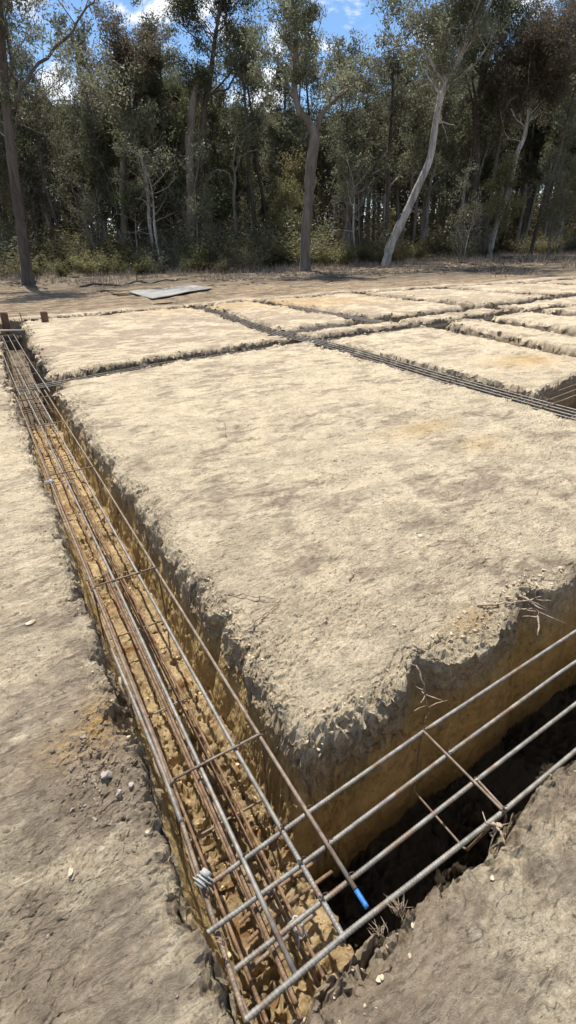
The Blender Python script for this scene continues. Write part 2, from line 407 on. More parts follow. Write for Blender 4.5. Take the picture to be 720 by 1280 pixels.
# ragged walls
far_amp = 1 + np.clip((V - 4) / 6, 0, 1) * 1.6
zz = -depth
wn = near * far_amp
smooth_wall = np.clip(cover * 3.2, 0, 1) * (cover < .999)      # freshly cut clay under the crumbly skin
amp = wn * (1 - .62 * smooth_wall)
upr = np.exp(-((cover - .12) / .16) ** 2) * near; front = np.clip((1.5 - V) / .2, 0, 1) * np.clip((V - .7) / .1, 0, 1) * np.clip((U - .5) / .2, 0, 1); upr = upr * (1 - .6 * front)
X += amp * (.040 * fbm(U, V, zz * .6, 4.5, 3, 3) + .022 * fbm(U, V, zz, 26, 4, 5, .6)) + upr * (.03 * fbm(U, V, zz, 9, 3, 6))
Y += amp * (.040 * fbm(U, V, zz * .6, 4.5, 3, 13) + .022 * fbm(U, V, zz, 26, 4, 15, .6)) + upr * (.03 * fbm(U, V, zz, 9, 3, 16))
X += near * .03 * fbm(U, V, 0 * U, 1.3, 2, 21); Y += near * .03 * fbm(U, V, 0 * U, 1.3, 2, 23)
# top relief
inpad = 1 - np.clip((np.maximum(V - 17, 0)) / 2, 0, 1)
up_ = .020 * (1 + np.clip((V - 5) / 5, 0, 1.5)) * fbm(U, V, 0 * U, .9, 3, 41) + .012 * fbm(U, V * 1.6, 0 * U, 4.5, 3, 43)
det = fbm(U, V * 1.3, 0 * U, 26, 4, 45, .6)
rough_mask = np.clip(.5 + 1.9 * fbm(U, V, 0 * U, 1.9, 3, 47), .06, 1.4)
det2 = (.0075 + .010 * np.exp(-edge / .10)) * det * rough_mask + .0030 * fbm(U, V, 0 * U, 110, 2, 49) * rough_mask
ridg = 1 - np.abs(fbm(U, V * 1.5, 0 * U, 9, 3, 51))
det2 = det2 * (1 - .45 * np.clip(np.maximum((.05 - U) / .1, (.42 - V) / .1), 0, 1))
Z = (up_ + det2 + .008 * (ridg - .8) * rough_mask) * (1 - np.clip(cover * 4, 0, 1))
# crumbled lip
lw = .055 + .05 * (fbm(U, V, 0 * U, 5, 2, 61) + .3)
lw = np.clip(lw, .02, .16) * far_amp * 1.1
drop = np.clip(1 - edge / lw, 0, 1) ** 2
lump = np.abs(fbm(U, V, 0 * U, 28, 3, 63)) * 2
lipw = (.10 + .12 * np.clip(fbm(U, V, 0 * U, 4, 2, 64) + .4, 0, 1)) * ((U > .35) & (U < 4) & (V > .8) & (V < 8))
d2_ = np.clip(1 - edge / np.maximum(lipw, .01), 0, 1) ** 1.6 * (cover <= 0)
d2_ = d2_ * (1 - .85 * front)
Z -= d2_ * (.045 + .05 * fbm(U, V, 0 * U, 13, 3, 66)) + (d2_ > .02) * .022 * np.abs(fbm(U, V, 0 * U, 40, 3, 68))
Z -= np.clip(cover * 12, 0, 1) * .045 * (1 - .85 * front) * ((U > .35) & (U < 4) & (V > .8) & (V < 8)) * (1 - np.clip(cover * 1.5, 0, 1))
Z -= drop * (.012 + .060 * lump) * np.clip(.6 + fbm(U, V, 0 * U, 3, 2, 65) * 1.5, .1, 1.4)
wx = .05 * fbm(U, V, 0 * U, 7, 2, 101); sc_ = (1 - np.abs(fbm(U + wx, V - wx, 0 * U, 13, 3, 103))) ** 5
Z += .015 * (sc_ - .3) * (cover <= 0) * np.clip(np.maximum((.1 - U) / .1, (.5 - V) / .1), 0, 1) * (V < 3) * np.clip(.5 + 1.5 * fbm(U, V, 0 * U, 3, 2, 105), 0, 1)
# crumbs standing along the lip
Z += np.exp(-(edge / .10) ** 2) * (cover <= 0) * .020 * np.clip(fbm(U, V, 0 * U, 36, 3, 67) * 2, 0, 1)
Z -= depth
Z += np.clip(cover - .5, 0, .5) * 2 * (.03 * fbm(U, V, 0 * U, 5, 3, 71) + .016 * np.abs(fbm(U, V, 0 * U, 16, 4, 73, .6)) + .045)
Z += np.where(cover < .999, cover, 0) * .012 * fbm(U, V, zz, 18, 2, 75)
# broken angular chunks along the lips, in the upper walls and on the trench floors
def chunk(mask, f, amp, wgt, seed, flat=False):
    m = mask.ravel(); ids = np.flatnonzero(m); x_, y_, z_ = U.ravel()[ids], V.ravel()[ids], zz.ravel()[ids]
    wx_ = .25 / f * fbm(x_, y_, z_, f * .8, 2, seed + 50)
    v, c = worley(x_ + wx_, y_ - wx_, z_, f, seed); w = wgt.ravel()[ids]; cr_ = np.clip(1 - c / .13, 0, 1)
    Z.reshape(-1)[ids] += w * amp * (v * .8 - cr_ * .9)
    if not flat:
        u_, q_ = worley(x_ - wx_, y_, z_, f * 1.1, seed + 5)
        X.reshape(-1)[ids] += w * amp * .9 * v; Y.reshape(-1)[ids] += w * amp * .9 * u_
vary = np.clip(.55 + 1.5 * fbm(U, V, 0 * U, 2.3, 3, 111), .05, 1.5)
wlip = np.exp(-edge / .07) * (1 - np.clip((cover - .2) / .3, 0, 1)) * vary
chunk((edge < .25) & (cover < .5) & (V > -.2) & (V < 9) & (U > -1) & (U < 6), 22, .013, wlip, 201)
chunk((edge < .25) & (cover < .5) & (V > -.2) & (V < 5) & (U > -1) & (U < 4), 55, .006, wlip, 211)
chunk((edge < .5) & (cover < .5) & (V > 6) & (V < 18) & (U > -1) & (U < 24), 8, .04, np.exp(-edge / .16) * (1 - np.clip((cover - .2) / .3, 0, 1)) * vary, 221)
flw = np.clip((cover - .9) / .1, 0, 1) * np.clip(.5 + 1.6 * fbm(U, V, 0 * U, 5, 2, 113), .1, 1.3)
chunk((cover > .9) & (U < .7) & (V < 7.6) & (V > .4), 34, .0042, flw, 231, True); chunk((cover > .9) & (U < .7) & (V < 4) & (V > .4), 60, .0035, flw, 241, True)
dkw = np.exp(-((X + .04) / .10) ** 2 - ((Y - 1.32) / .16) ** 2) * (cover <= 0)
chunk(dkw > .05, 34, .012, dkw, 251); chunk(dkw > .05, 80, .005, dkw, 261)
topw = np.clip(fbm(U, V, 0 * U, 2.6, 4, 115, .65) * 3 - .1, 0, 1) * (cover <= 0)
chunk((topw > .02) & (V > -.2) & (V < 6) & (U > -1) & (U < 5), 42, .0045, topw, 271)
# yard and forest floor roughness, rise of the land
yardm = np.clip((V - 16.9 - .25 * fbm(U, V, 0 * U, 1, 2, 81)) / .5, 0, 1); yardm = np.maximum(yardm, np.clip((-.9 - U) / 2, 0, 1) * 0)
yardm = np.maximum(yardm, np.clip((U - 24) / 1, 0, 1))
Z += yardm * (.05 * fbm(U, V, 0 * U, .5, 4, 83) + .02 * fbm(U, V, 0 * U, 2.5, 3, 85))
R = np.hypot(X, Y); Z += rise(X, Y)
# drop for a shallow scrape beside the far left corner
woods = np.clip((X * FWD[0] + Y * FWD[1] - 25.5 - 2.5 * fbm(U, V, 0 * U, .25, 3, 87)) / 3.5, 0, 1)
co = np.stack([X, Y, Z], -1).reshape(-1, 3)
idx = (np.arange(nv - 1)[:, None] * nu + np.arange(nu - 1)[None]).ravel()
F = np.stack([idx, idx + 1, idx + nu + 1, idx + nu], -1)
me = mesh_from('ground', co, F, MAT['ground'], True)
fl = ((cover < .9) & (V < 7) & (V > -.3) & (U < 6) & (U > -1.2))[:-1, :-1].ravel(); me.polygons.foreach_set('use_smooth', ~fl)
def set_attr(me, name, arr):
    a = me.attributes.new(name, 'FLOAT', 'POINT'); a.data.foreach_set('value', np.asarray(arr, np.float32).ravel())
leftm = np.clip((.25 - U) / .3, 0, 1) * np.clip(1.9 - V * .75 + .5 * fbm(U, V, 0 * U, 3, 2, 91), .0, 1); nearm = np.clip((.6 - V) / .2, 0, 1)
tone = .8 * np.maximum(leftm, nearm * .75) * (.7 + 1.7 * fbm(U, V, 0 * U, 2.6, 5, 93, .6)) + .3 * np.clip((V - 5) / 6, 0, 1) * 1 + np.exp(-((X - 2.7) / .8) ** 2 - ((Y - 2.3) / .35) ** 2) * .15 + np.clip(fbm(U, V, 0 * U, 9, 2, 95), 0, 1) * drop + .9 * np.exp(-((X + .04) / .10) ** 2 - ((Y - 1.32) / .16) ** 2)
yel = np.zeros_like(U)
for (a, b_, su, sv, k) in [(3.41, 3.34, .35, .16, .8), (3.5, 2.75, .25, .14, .55), (6.8, 4.8, .6, .35, .95), (9.6, 14.5, 2.2, 1.4, .6), (7, 15.6, 3, .8, .5), (.02, 1.5, .07, .12, .9), (1.62, 1.17, .12, .06, .8), (-.12, 1.45, .12, .08, .5)]:
    yel += k * np.exp(-((X - a) / su) ** 2 - ((Y - b_) / sv) ** 2)
set_attr(me, 'tone', np.clip(tone, 0, 1)); set_attr(me, 'yellow', np.clip(yel, 0, 1)); set_attr(me, 'wall', cover)
set_attr(me, 'floor', np.clip((cover - .93) / .07, 0, 1)); set_attr(me, 'yard', yardm); set_attr(me, 'woods', woods)
damp_shade = np.clip((V - 7.4) / .3, 0, 1) * np.clip((1 - U) / .3, 0, 1) * np.clip(cover * 1.4 - .35, 0, 1) + np.clip((U - .52) / .1, 0, 1) * (V < 1.5) * np.clip((cover - .6) / .35, 0, 1)  # wet mud in the far left trench; shade painted low in the right one
set_attr(me, 'damp_shade', np.clip(damp_shade, 0, 1)); set_attr(me, 'greyer', np.clip(np.maximum((V - 4) / 3, (U > 4.5) * (V > 2.2) * .8) - (U < 1) * 1., 0, 1))
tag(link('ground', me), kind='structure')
def gz(x, y):                                 # height of the yard away from the trenches
    return float(rise(x, y)) 

# ------------------------------------------------------------------ clods, rubble, litter (beyond counting)
def ico(sub=1):
    import bmesh
    bm = bmesh.new(); bmesh.ops.create_icosphere(bm, subdivisions=sub, radius=1)
    V = np.array([v.co[:] for v in bm.verts]); F = np.array([[v.index for v in f.verts] for f in bm.faces]); bm.free(); return V, F
IV, IF = ico(2)
IV1, IF1 = ico(1)
def clod_batch(P, S, seed=0, flat=.75):
    rng = np.random.default_rng(seed); n = len(P); out = []
    bases = []
    for k in range(10):
        v = IV.copy() * rng.uniform(.75, 1.3, 3)
        for q in range(12):                      # knock flat facets off the lump
            d = rng.normal(size=3); d /= np.linalg.norm(d); c = rng.uniform(.28, .62); h = v @ d
            v = v - np.maximum(h - c, 0)[:, None] * d
        v = v * rng.uniform(.8, 1.7, 3); v += rng.normal(scale=.07, size=v.shape); bases.append(v)
    Vs = np.empty((n, len(IV), 3), np.float32)
    for i in range(n):
        a, b = rng.uniform(0, 6.28, 2); M = np.array(Matrix.Rotation(a, 3, 'Z') @ Matrix.Rotation(b, 3, 'X'))
        v = bases[i % 10] @ M.T; v[:, 2] *= flat; Vs[i] = v * S[i] + P[i]
    Fs = (IF[None] + (np.arange(n) * len(IV))[:, None, None]).reshape(-1, 3)
    return Vs.reshape(-1, 3), Fs
# sample the ground grid so that everything really lies on it
def pick(mask, n, seed=0, weight=None):
    rng = np.random.default_rng(seed); ids = np.flatnonzero(mask.ravel())
    du = np.gradient(US); dv = np.gradient(VS); area = (dv[:, None] * du[None]).ravel()[ids]
    if weight is not None: area = area * weight.ravel()[ids]
    p = area / area.sum(); return rng.choice(ids, n, p=p)
def stuff(name, mask, n, smin, smax, mat, seed, weight=None, power=2.5, sink=.25):
    ids = pick(mask, n, seed, weight); rng = np.random.default_rng(seed + 1)
    S = smin + (smax - smin) * rng.random(n) ** power
    P = co[ids].copy(); P[:, :2] += rng.uniform(-.003, .003, (n, 2)); P[:, 2] += S * (.5 - sink)
    V_, F_ = clod_batch(P, S, seed)
    o = link(name, mesh_from(name, V_, F_, mat, False)); tag(o, kind='stuff'); return o
A0 = (U > .1) & (U < .62) & (V > .46)
stuff('trench_rubble', A0 & (cover > .97) & (V < 3.2), 900, .0015, .009, MAT['clod_orange'], 1, None, 3., .4)
stuff('trench_rubble', A0 & (cover > .97) & (V >= 3) & (V < 7.6), 300, .006, .018, MAT['clod_orange'], 2)
stuff('soil_crumbs', (cover <= 0) & (edge < .13) & (V < 6) & (V > -.1) & (U < 5) & (U > -.6), 1500, .0015, .009, MAT['clod'], 3, np.exp(-edge / .06) * vary ** 2, 3.)
stuff('soil_crumbs', (cover <= 0) & (V < 2.2) & (V > .1) & (U < .12) & (U > -.5), 350, .001, .006, MAT['clod_grey'], 4, None, 4.)
dk = np.exp(-((X + .04) / .11) ** 2 - ((Y - 1.3) / .22) ** 2)
stuff('soil_crumbs', (cover <= 0) & (dk > .1), 350, .0015, .010, MAT['clod_grey'], 5, dk, 4.)
stuff('soil_crumbs', (cover <= 0) & (V > 1.0) & (V < 7) & (U > .6) & (U < 5) , 900, .002, .009, MAT['clod'], 6, 1 / (1 + V * V), 4.)
stuff('soil_crumbs', (cover < .5) & (edge < .2) & (V > 6) & (V < 16.4) & (U < 17) & (U > 0), 1500, .008, .045, MAT['clod'], 8, np.exp(-edge / .1), 3.)
sl = np.exp(-((X - 2.0) / .28) ** 2 - ((Y - 1.2) / .07) ** 2) + np.exp(-((X - 1.55) / .2) ** 2 - ((Y - 1.14) / .06) ** 2) + .6 * np.exp(-((X - .66) / .06) ** 2 - ((Y - 1.8) / .35) ** 2)
stuff('soil_crumbs', (cover < .25) & (sl > .1), 500, .002, .012, MAT['clod'], 9, sl, 3.)

# three loose stones beside the left trench
def ground_hit(x, y):
    d = (X - x) ** 2 + (Y - y) ** 2 + (cover > .02) * 1.; return float(Z.ravel()[int(np.argmin(d))])
for (x, y, s, lab) in [(-.012, 1.245, .021, 'grey flat-faced stone beside the dark clods, largest of three by the trench'),
                       (.0, 1.165, .017, 'grey rounded stone nearest the camera of three by the left trench'),
                       (.045, 1.175, .015, 'pale pinkish stone closest to the left trench of the three stones')]:
    v, f = clod_batch(np.zeros((1, 3)), [s], int(x * 100 + 50))
    o = link('stone', mesh_from('stone', v, f, MAT['stone'], False), None, (x, y, ground_hit(x, y) + s * .45)); tag(o, lab, 'stone', 'loose stones by the left trench')

# ------------------------------------------------------------------ reinforcement
def bar_mesh(pts, r, ribs=False, sides=10, name='bar', mat='steel'):
    P = np.asarray(pts, float)
    seg = np.linalg.norm(np.diff(P, axis=0), axis=1); L = np.concatenate([[0], np.cumsum(seg)])
    mb = MB()
    if ribs:
        pitch = .0105; n = int(L[-1] / pitch * 4) + 1; s = np.linspace(0, L[-1], n)
        Q = np.stack([np.interp(s, L, P[:, k]) for k in range(3)], -1)
        ph = (np.arange(n) % 4); rr = r * np.where(ph == 0, 1.13, np.where(ph == 1, 1.13, .93))
        # slanted ribs
        sides = 12
        T = np.gradient(Q, axis=0); T /= np.linalg.norm(T, axis=1)[:, None]
        ref = np.array([0, 0, 1.]); A = np.cross(T, ref); A /= np.linalg.norm(A, axis=1)[:, None]; B = np.cross(T, A)
        th = np.arange(sides) * 2 * math.pi / sides
        skew = .004 * np.sin(th)
        rib = rr[:, None] * np.ones(sides)[None]
        rib[:, [0, sides // 2]] = r * 1.10
        Vv = Q[:, None] + rib[..., None] * (np.cos(th)[None, :, None] * A[:, None] + np.sin(th)[None, :, None] * B[:, None]) + skew[None, :, None] * T[:, None]
        i = np.arange(n - 1)[:, None] * sides; j = np.arange(sides)[None]; k = (j + 1) % sides
        F_ = np.stack([i + j, i + k, i + sides + k, i + sides + j], -1).reshape(-1, 4)
        Vv = np.vstack([Vv.reshape(-1, 3), Q[:1], Q[-1:]]); c0 = n * sides; j = np.arange(sides); k = (j + 1) % sides
        F_ = np.vstack([F_, np.stack([k, j, np.full(sides, c0), np.full(sides, c0)], -1), np.stack([(n - 1) * sides + j, (n - 1) * sides + k, np.full(sides, c0 + 1), np.full(sides, c0 + 1)], -1)])
        mb.add(Vv, F_)
    else:
        n = max(6, int(L[-1] / .25)); s = np.linspace(0, L[-1], n)
        Q = np.stack([np.interp(s, L, P[:, k]) for k in range(3)], -1)
        mb.tube(Q, r, sides)
    return mb.mesh(name, MAT[mat])
def rnd_loop(pts, r=.012):
    return pts
def stirrup(parent, pl, r=.004, mat='steel_brown', off=(0, 0, 0)):
    mb = MB(); P = []
    for i in range(len(pl)):
        a = np.array(pl[i - 1]) ; b = np.array(pl[i]); 
        P.append(a)
    P = [np.array(p, float) for p in pl] + [np.array(pl[0], float)]
    dense = []
    for a, b in zip(P[:-1], P[1:]):
        L = np.linalg.norm(b - a); e = min(.012 / L, .3)
        for t in (e, .5, 1 - e): dense.append(a + (b - a) * t)
    dense.append(dense[0])
    mb.tube(dense, r, 7)
    return mb.build('stirrup', MAT[mat], parent)
def ties(parent, pts, r=.0017, s=.011):
    for p in pts:
        mb = MB()
        for k in range(2):
            th = np.linspace(0, 2 * math.pi * 1.1, 12); a = k * 1.2 + .6
            q = [(p[0] + math.cos(a) * math.cos(t) * s, p[1] + math.sin(a) * math.cos(t) * s, p[2] + math.sin(t) * s) for t in th]
            mb.tube(q, r, 5)
        mb.tube([(p[0], p[1], p[2] + s * .9), (p[0] + .008, p[1] + .004, p[2] + s * 1.7), (p[0] + .02, p[1] + .0, p[2] + s * 1.5)], r, 5)
        mb.build('wire_tie', MAT['wire'], parent)

zt = -.047
# cage in the left trench, near half
C1 = empty('reinforcement_cage', (.34, 4., -.25)); tag(C1, 'long steel cage lying in the left trench over orange rubble, one bar end painted blue', 'reinforcement cage')
def child(o, root):
    o.parent = root; o.matrix_parent_inverse = Matrix.Translation(-Vector(root.location)); return o
def add_bar(root, pts, r, ribs=False, mat='steel', name='bar', label=None):
    o = link(name, bar_mesh(pts, r, ribs, name=name, mat=mat)); child(o, root)
    if label: o['label'] = label
    return o
def split_bar(root, pts, r, mat, vsplit=2.6, label=None):
    return add_bar(root, pts, r, True, mat, label=label)
b1 = add_bar(C1, [(.165, 7.45, zt), (.168, 4.2, zt), (.17, 2.45, zt - .004), (.168, 1.3, zt - .012), (.150, .95, zt - .03), (.128, .5, zt - .055)], .0065, True, 'steel_brown')
b1b = add_bar(C1, [(.146, 1.95, zt - .03), (.150, 1.6, zt - .012), (.155, 1.2, zt - .012), (.152, 1.02, zt - .02)], .0075, True, 'steel')
b2 = add_bar(C1, [(.285, 7.45, zt), (.283, 4.2, zt), (.282, 2.45, zt - .003), (.272, 1.15, zt + .002), (.268, .5, zt - .003)], .0075, False, 'steel')
b2b = add_bar(C1, [(.268, 2.6, zt - .03), (.262, 1.6, zt - .028), (.258, 1.0, zt - .04), (.25, .47, zt - .06)], .0065, True, 'rust')
b3 = add_bar(C1, [(.41, 7.45, zt), (.412, 4.2, zt), (.412, 2.45, zt - .002), (.408, 1.16, zt - .004), (.416, .50, zt - .006)], .0070, True, 'steel')
b4 = add_bar(C1, [(.525, 7.45, zt), (.522, 4.2, zt), (.512, 2.45, zt), (.508, 1.16, zt), (.508, .575, zt)], .0070, False, 'steel_brown', label='brown top bar whose near end is painted blue')
tip = link('painted_tip', bar_mesh([(.508, .571, zt), (.508, .522, zt)], .0074, False, mat='blue')); tip.parent = b4; tip.matrix_parent_inverse = b4.matrix_parent_inverse.copy()
tip.matrix_parent_inverse = Matrix.Identity(4)
zb = -.405
for (u, ua, m, r, z0) in [(.175, .165, 'steel_brown', .0056, zb + .01), (.215, .205, 'rust', .0056, zb + .01), (.30, .295, 'rust', .006, zb), (.372, .375, 'rust', .006, zb + .01), (.398, .402, 'rust', .0056, zb)]:
    add_bar(C1, [(u, 7.4, z0), (u + .01, 4.2, z0), (u + .004, 2.4, z0 - .01), (ua, 1.2, z0), (ua - .004, .5, z0 - .005)], r, True, m)
for v_, ua, ub in [(1.155, .165, .512), (2.45, .165, .514), (4.23, .165, .525), (5.75, .165, .522), (7.0, .165, .525)]:
    o = stirrup(C1, [(ua, v_ - .004, zt + .012), (ub + .008, v_ + .004, zt + .010), (ub + .008, v_, zb - .01), (ua - .006, v_, zb - .01)], .0052); child(o, C1)
for p in [(.508, 1.16, zt), (.272, 1.155, zt), (.408, 1.157, zt), (.168, 1.155, zt - .01), (.512, 2.45, zt), (.412, 2.45, zt), (.522, 4.23, zt)]:
    n0 = len(C1.children); ties(C1, [p]); 
for o in C1.children:
    if o.name.startswith('wire_tie'): child(o, C1)
mbw = MB(); mbw.tube([(.512, 1.155, -.05), (.514, 1.15, -.2), (.511, 1.15, -.35), (.513, 1.15, -.48)], .0016, 5); child(mbw.build('hanging_wire', MAT['rust'], C1), C1)
for v_ in (1.78, 3.1, 4.9, 6.1):   # short cross rods of the bottom layer
    add_bar(C1, [(.17, v_, zb + .012), (.41, v_ + .01, zb + .012)], .0035, False, 'steel', name='cross_rod')
for k in range(5):
    add_bar(C1, [(.16, 4.95 + k * .11, zb + .016), (.43, 4.96 + k * .11, zb + .016)], .0035, False, 'steel_brown', name='cross_rod')

# cage in the right-hand trench, nearest the camera
C3 = empty('reinforcement_cage', (2.5, .7, -.25)); tag(C3, 'ribbed steel cage across the foreground over the deep dark trench', 'reinforcement cage')
zr = zt - .016
add_bar(C3, [(.165, .805, zr), (.5, .832, zr), (1.05, .868, zr), (2.02, .905, zr), (4.9, .97, zr)], .0068, True, 'steel')
add_bar(C3, [(.115, .700, zr), (.4, .712, zr), (1.06, .752, zr), (1.73, .785, zr), (4.9, .86, zr)], .0068, True, 'steel')
add_bar(C3, [(.145, .592, zr), (.52, .607, zr), (1.04, .63, zr), (1.64, .652, zr), (4.9, .75, zr)], .0068, True, 'steel')
add_bar(C3, [(.125, .486, zt + .012), (.42, .500, zt + .010), (1.04, .512, zr + .003), (1.45, .527, zr), (4.9, .63, zr)], .0072, True, 'steel')
for (v_, u_) in [(.60, .20), (.70, .215)]:
    add_bar(C3, [(u_, v_, -.415), (.47, v_ + .02, -.42)], .006, True, 'steel_brown')
for v_ in (.80, .86):
    add_bar(C3, [(.24, v_ - .03, -.43), (.40, v_, -.44), (.60, v_ + .01, -.455)], .006, True, 'rust')
for (u_, dv) in [(1.045, 0), (2.5, .04), (3.9, .09)]:
    o = stirrup(C3, [(u_ - .004, .872 + dv, zr + .011), (u_, .505 + dv, zr + .012), (u_ + .004, .60 + dv, -.42), (u_, .87 + dv, -.42)], .0046, 'steel_brown'); child(o, C3)
mb = MB(); mb.tube([(1.058, .62, zr + .012), (1.052, .515, zr + .013), (1.05, .500, zr - .01), (1.05, .498, zr - .07)], .004, 7); child(mb.build('hook', MAT['steel_brown'], C3), C3)
for p in [(1.05, .868, zr), (1.05, .752, zr), (1.045, .63, zr), (1.043, .512, zr + .003), (.508, .833, zr + .01), (.508, .713, zr + .01), (.508, .607, zr + .01), (.412, .5, zr + .012), (.414, .602, zr + .012), (.412, .712, zr + .012), (.415, .826, zr + .012), (.27, .81, zr + .01)]:
    ties(C3, [p])
for o in C3.children:
    if o.name.startswith('wire_tie'): child(o, C3)

def far_cage(label, path, width, zt_, zb_, nb=4, r=.007, sts=(), across_x=False, mat='steel'):
    P = [np.array(p, float) for p in path]; c = sum(P) / len(P)
    root = empty('reinforcement_cage', (c[0], c[1], -.25)); tag(root, label, 'reinforcement cage')
    off = np.array([0, 1., 0]) if across_x else np.array([1., 0, 0])
    for k in range(nb):
        w = (k / (nb - 1) - .5) * width
        add_bar(root, [np.array([p[0], p[1], zt_]) + off * w for p in P], r, False, mat)
        add_bar(root, [np.array([p[0], p[1], zb_]) + off * w for p in P], r, False, 'rust')
    for t in sts:
        kk = 1 if not across_x else 0
        xs_ = [p[kk] for p in P]; order = np.argsort(xs_); xo = np.array(xs_)[order]
        q = np.array([np.interp(t, xo, np.array([p[j] for p in P])[order]) for j in (0, 1)] + [0])
        h = off * width * .52
        o = stirrup(root, [q - h + [0, 0, zt_ + .011], q + h + [0, 0, zt_ + .011], q + h + [0, 0, zb_ - .01], q - h + [0, 0, zb_ - .01]], .0045); child(o, root)
    return root
far_cage('bare steel cage in the far dark part of the left trench, ending at a board', [(.40, 7.35), (.40, 9.4), (.415, 11.2), (.44, 13.8)], .36, -.06, -.42, 4, .0075, (8.7, 9.37, 11.17, 12.6, 13.6))
far_cage('narrow steel cage in the cross trench just behind the large near block', [(.16, 7.90), (.7, 7.93), (2.4, 8.33), (4.6, 8.53), (8, 8.62), (13, 8.85)], .22, -.085, -.40, 3, .0065, (.75, 2.2, 3.7, 5.1, 6.6, 8), True)
far_cage('dark steel cage running away between the near and middle blocks', [(5.03, 2.2), (5.05, 3.2), (5.17, 5.0), (5.38, 7.0), (5.45, 8.0), (5.36, 9.4), (5.6, 11.5), (6.05, 15), (6.15, 16.2)], .30, -.035, -.40, 4, .0085, (3.2, 4.6, 6.1, 7.6, 9.1, 10.6, 12.1, 13.6, 15))
far_cage('thin steel cage in the shaded trench cut off by the right edge of the photo', [(4.85, 3.62), (5.6, 3.6), (6.6, 3.75), (9, 4.05), (12.5, 4.2)], .36, -.12, -.42, 4, .007, (5.6, 6.9, 8.2), True)
far_cage('short steel cage behind the narrow ridge, across the middle trench', [(4.95, 9.72), (6, 9.76), (7.2, 9.85)], .3, -.05, -.40, 4, .008, (5.5, 6.8), True)
far_cage('steel cage in the trench between the two yellowish far blocks', [(8.08, 9.6), (8.2, 12.0), (8.4, 14.5)], .3, -.03, -.40, 4, .009, (10.4, 12, 13.5))

# spacer clips
def clip(x, y, z, rz, s, label):
    root = empty('bar_clip', (x, y, z), rz); tag(root, label, 'clip', 'pale clips on the left cage')
    mb = MB(); mb.box((0, 0, .004 * s), (.026 * s, .017 * s, .0035 * s)); mb.box((.015 * s, 0, .012 * s), (.010 * s, .015 * s, .006 * s)); o = mb.build('plate', MAT['clip'], root, False)
    for k in range(3):
        mb = MB(); mb.box((-.017 * s + k * .013 * s, -.004 * k * s, .010 * s), (.0019 * s, .027 * s, .006 * s)); mb.build('fin', MAT['clip'], root, False)
    mb = MB(); mb.tube([(.0, -.014 * s, .0), (-.012 * s, -.030 * s, -.005 * s), (-.02 * s, -.04 * s, -.02 * s)], .004 * s, 6); mb.tube([(.01 * s, -.016 * s, .0), (.004 * s, -.034 * s, -.006 * s), (.0, -.045 * s, -.02 * s)], .0035 * s, 6); mb.build('prong', MAT['steel'], root)
    return root
clip(.150, .825, zt - .012, .5, .85, 'pale grey finned clip at the left end of the farthest foreground bar')
clip(.155, 4.12, zt - .01, .3, 1.2, 'small pale clip on the left bar far along the left cage')
root = empty('bar_chair', (.335, .60, zr - .06)); tag(root, 'galvanised wire loop chair under the foreground bars beside the orange clay', 'bar chair')
mb = MB(); th = np.linspace(0, 2 * math.pi, 14)
mb.tube([(math.cos(t) * .010, math.sin(t) * .022, .03 + .008 * math.sin(t)) for t in th], .0028, 6); mb.build('loop', MAT['clip'], root)
for s_ in (-1, 1):
    mb = MB(); mb.tube([(s_ * .008, .018, .03), (s_ * .016, .028, 0), (s_ * .022, .03, -.035)], .0028, 6); mb.tube([(s_ * .008, -.018, .03), (s_ * .016, -.028, 0), (s_ * .022, -.03, -.035)], .0028, 6); mb.build('leg', MAT['clip'], root)

# ------------------------------------------------------------------ pegs, board, string, sheet
def peg(x, y, w, h, label):
    mb = MB(); n0 = 4
    th = np.array([0, 1, 2, 3]) * math.pi / 2 + math.pi / 4; rings = []
    for z, k in ((-.3, .25), (-.12, 1), (h * .5, 1.), (h - .012, 1.02), (h, .88)):
        rings.append(np.stack([np.cos(th) * w * .7 * k, np.sin(th) * w * .45 * k, np.full(4, z)], -1))
    Vv = np.vstack(rings); F_ = []
    for i in range(4):
        for j in range(4): F_.append([i * 4 + j, i * 4 + (j + 1) % 4, i * 4 + 4 + (j + 1) % 4, i * 4 + 4 + j])
    F_.append([16, 17, 18, 19]); F_.append([3, 2, 1, 0]); mb.add(Vv, F_)
    o = mb.build('timber_peg', MAT['timber'], None, False); o.location = (x, y, gz(x, y)); o.rotation_euler = (.05, .04, .4); tag(o, label, 'peg', 'timber pegs at the far left corner'); return o
peg(1.50, 15.25, .15, .26, 'short dark reddish timber peg at the corner of the far left block')
peg(.60, 15.9, .16, .26, 'dark timber peg at the left edge of the photo')
mb = MB(); mb.tube([(.6, 15.9, .235), (1.05, 15.5, .23), (1.5, 15.25, .235)], .006, 5); tag(mb.build('string_line', MAT['string']), 'thin string line stretched between the two timber pegs', 'string')
mb = MB(); mb.tube([(.98, 15.6, -.05), (.98, 15.6, .14), (.98, 15.6, .25)], .012, 6); tag(mb.build('steel_stake', MAT['greytimber']), 'thin grey stake standing under the string line between the pegs', 'stake')
mb = MB(); Mz = Matrix.Rotation(math.atan2(13.93 - 14.5, .84 - .12), 3, 'Z'); mb.box((.45, 14.22, -.012), (.50, .10, .02), Mz); tag(mb.build('board', MAT['greytimber'], None, False), 'weathered grey board laid across the far end of the left trench', 'board')
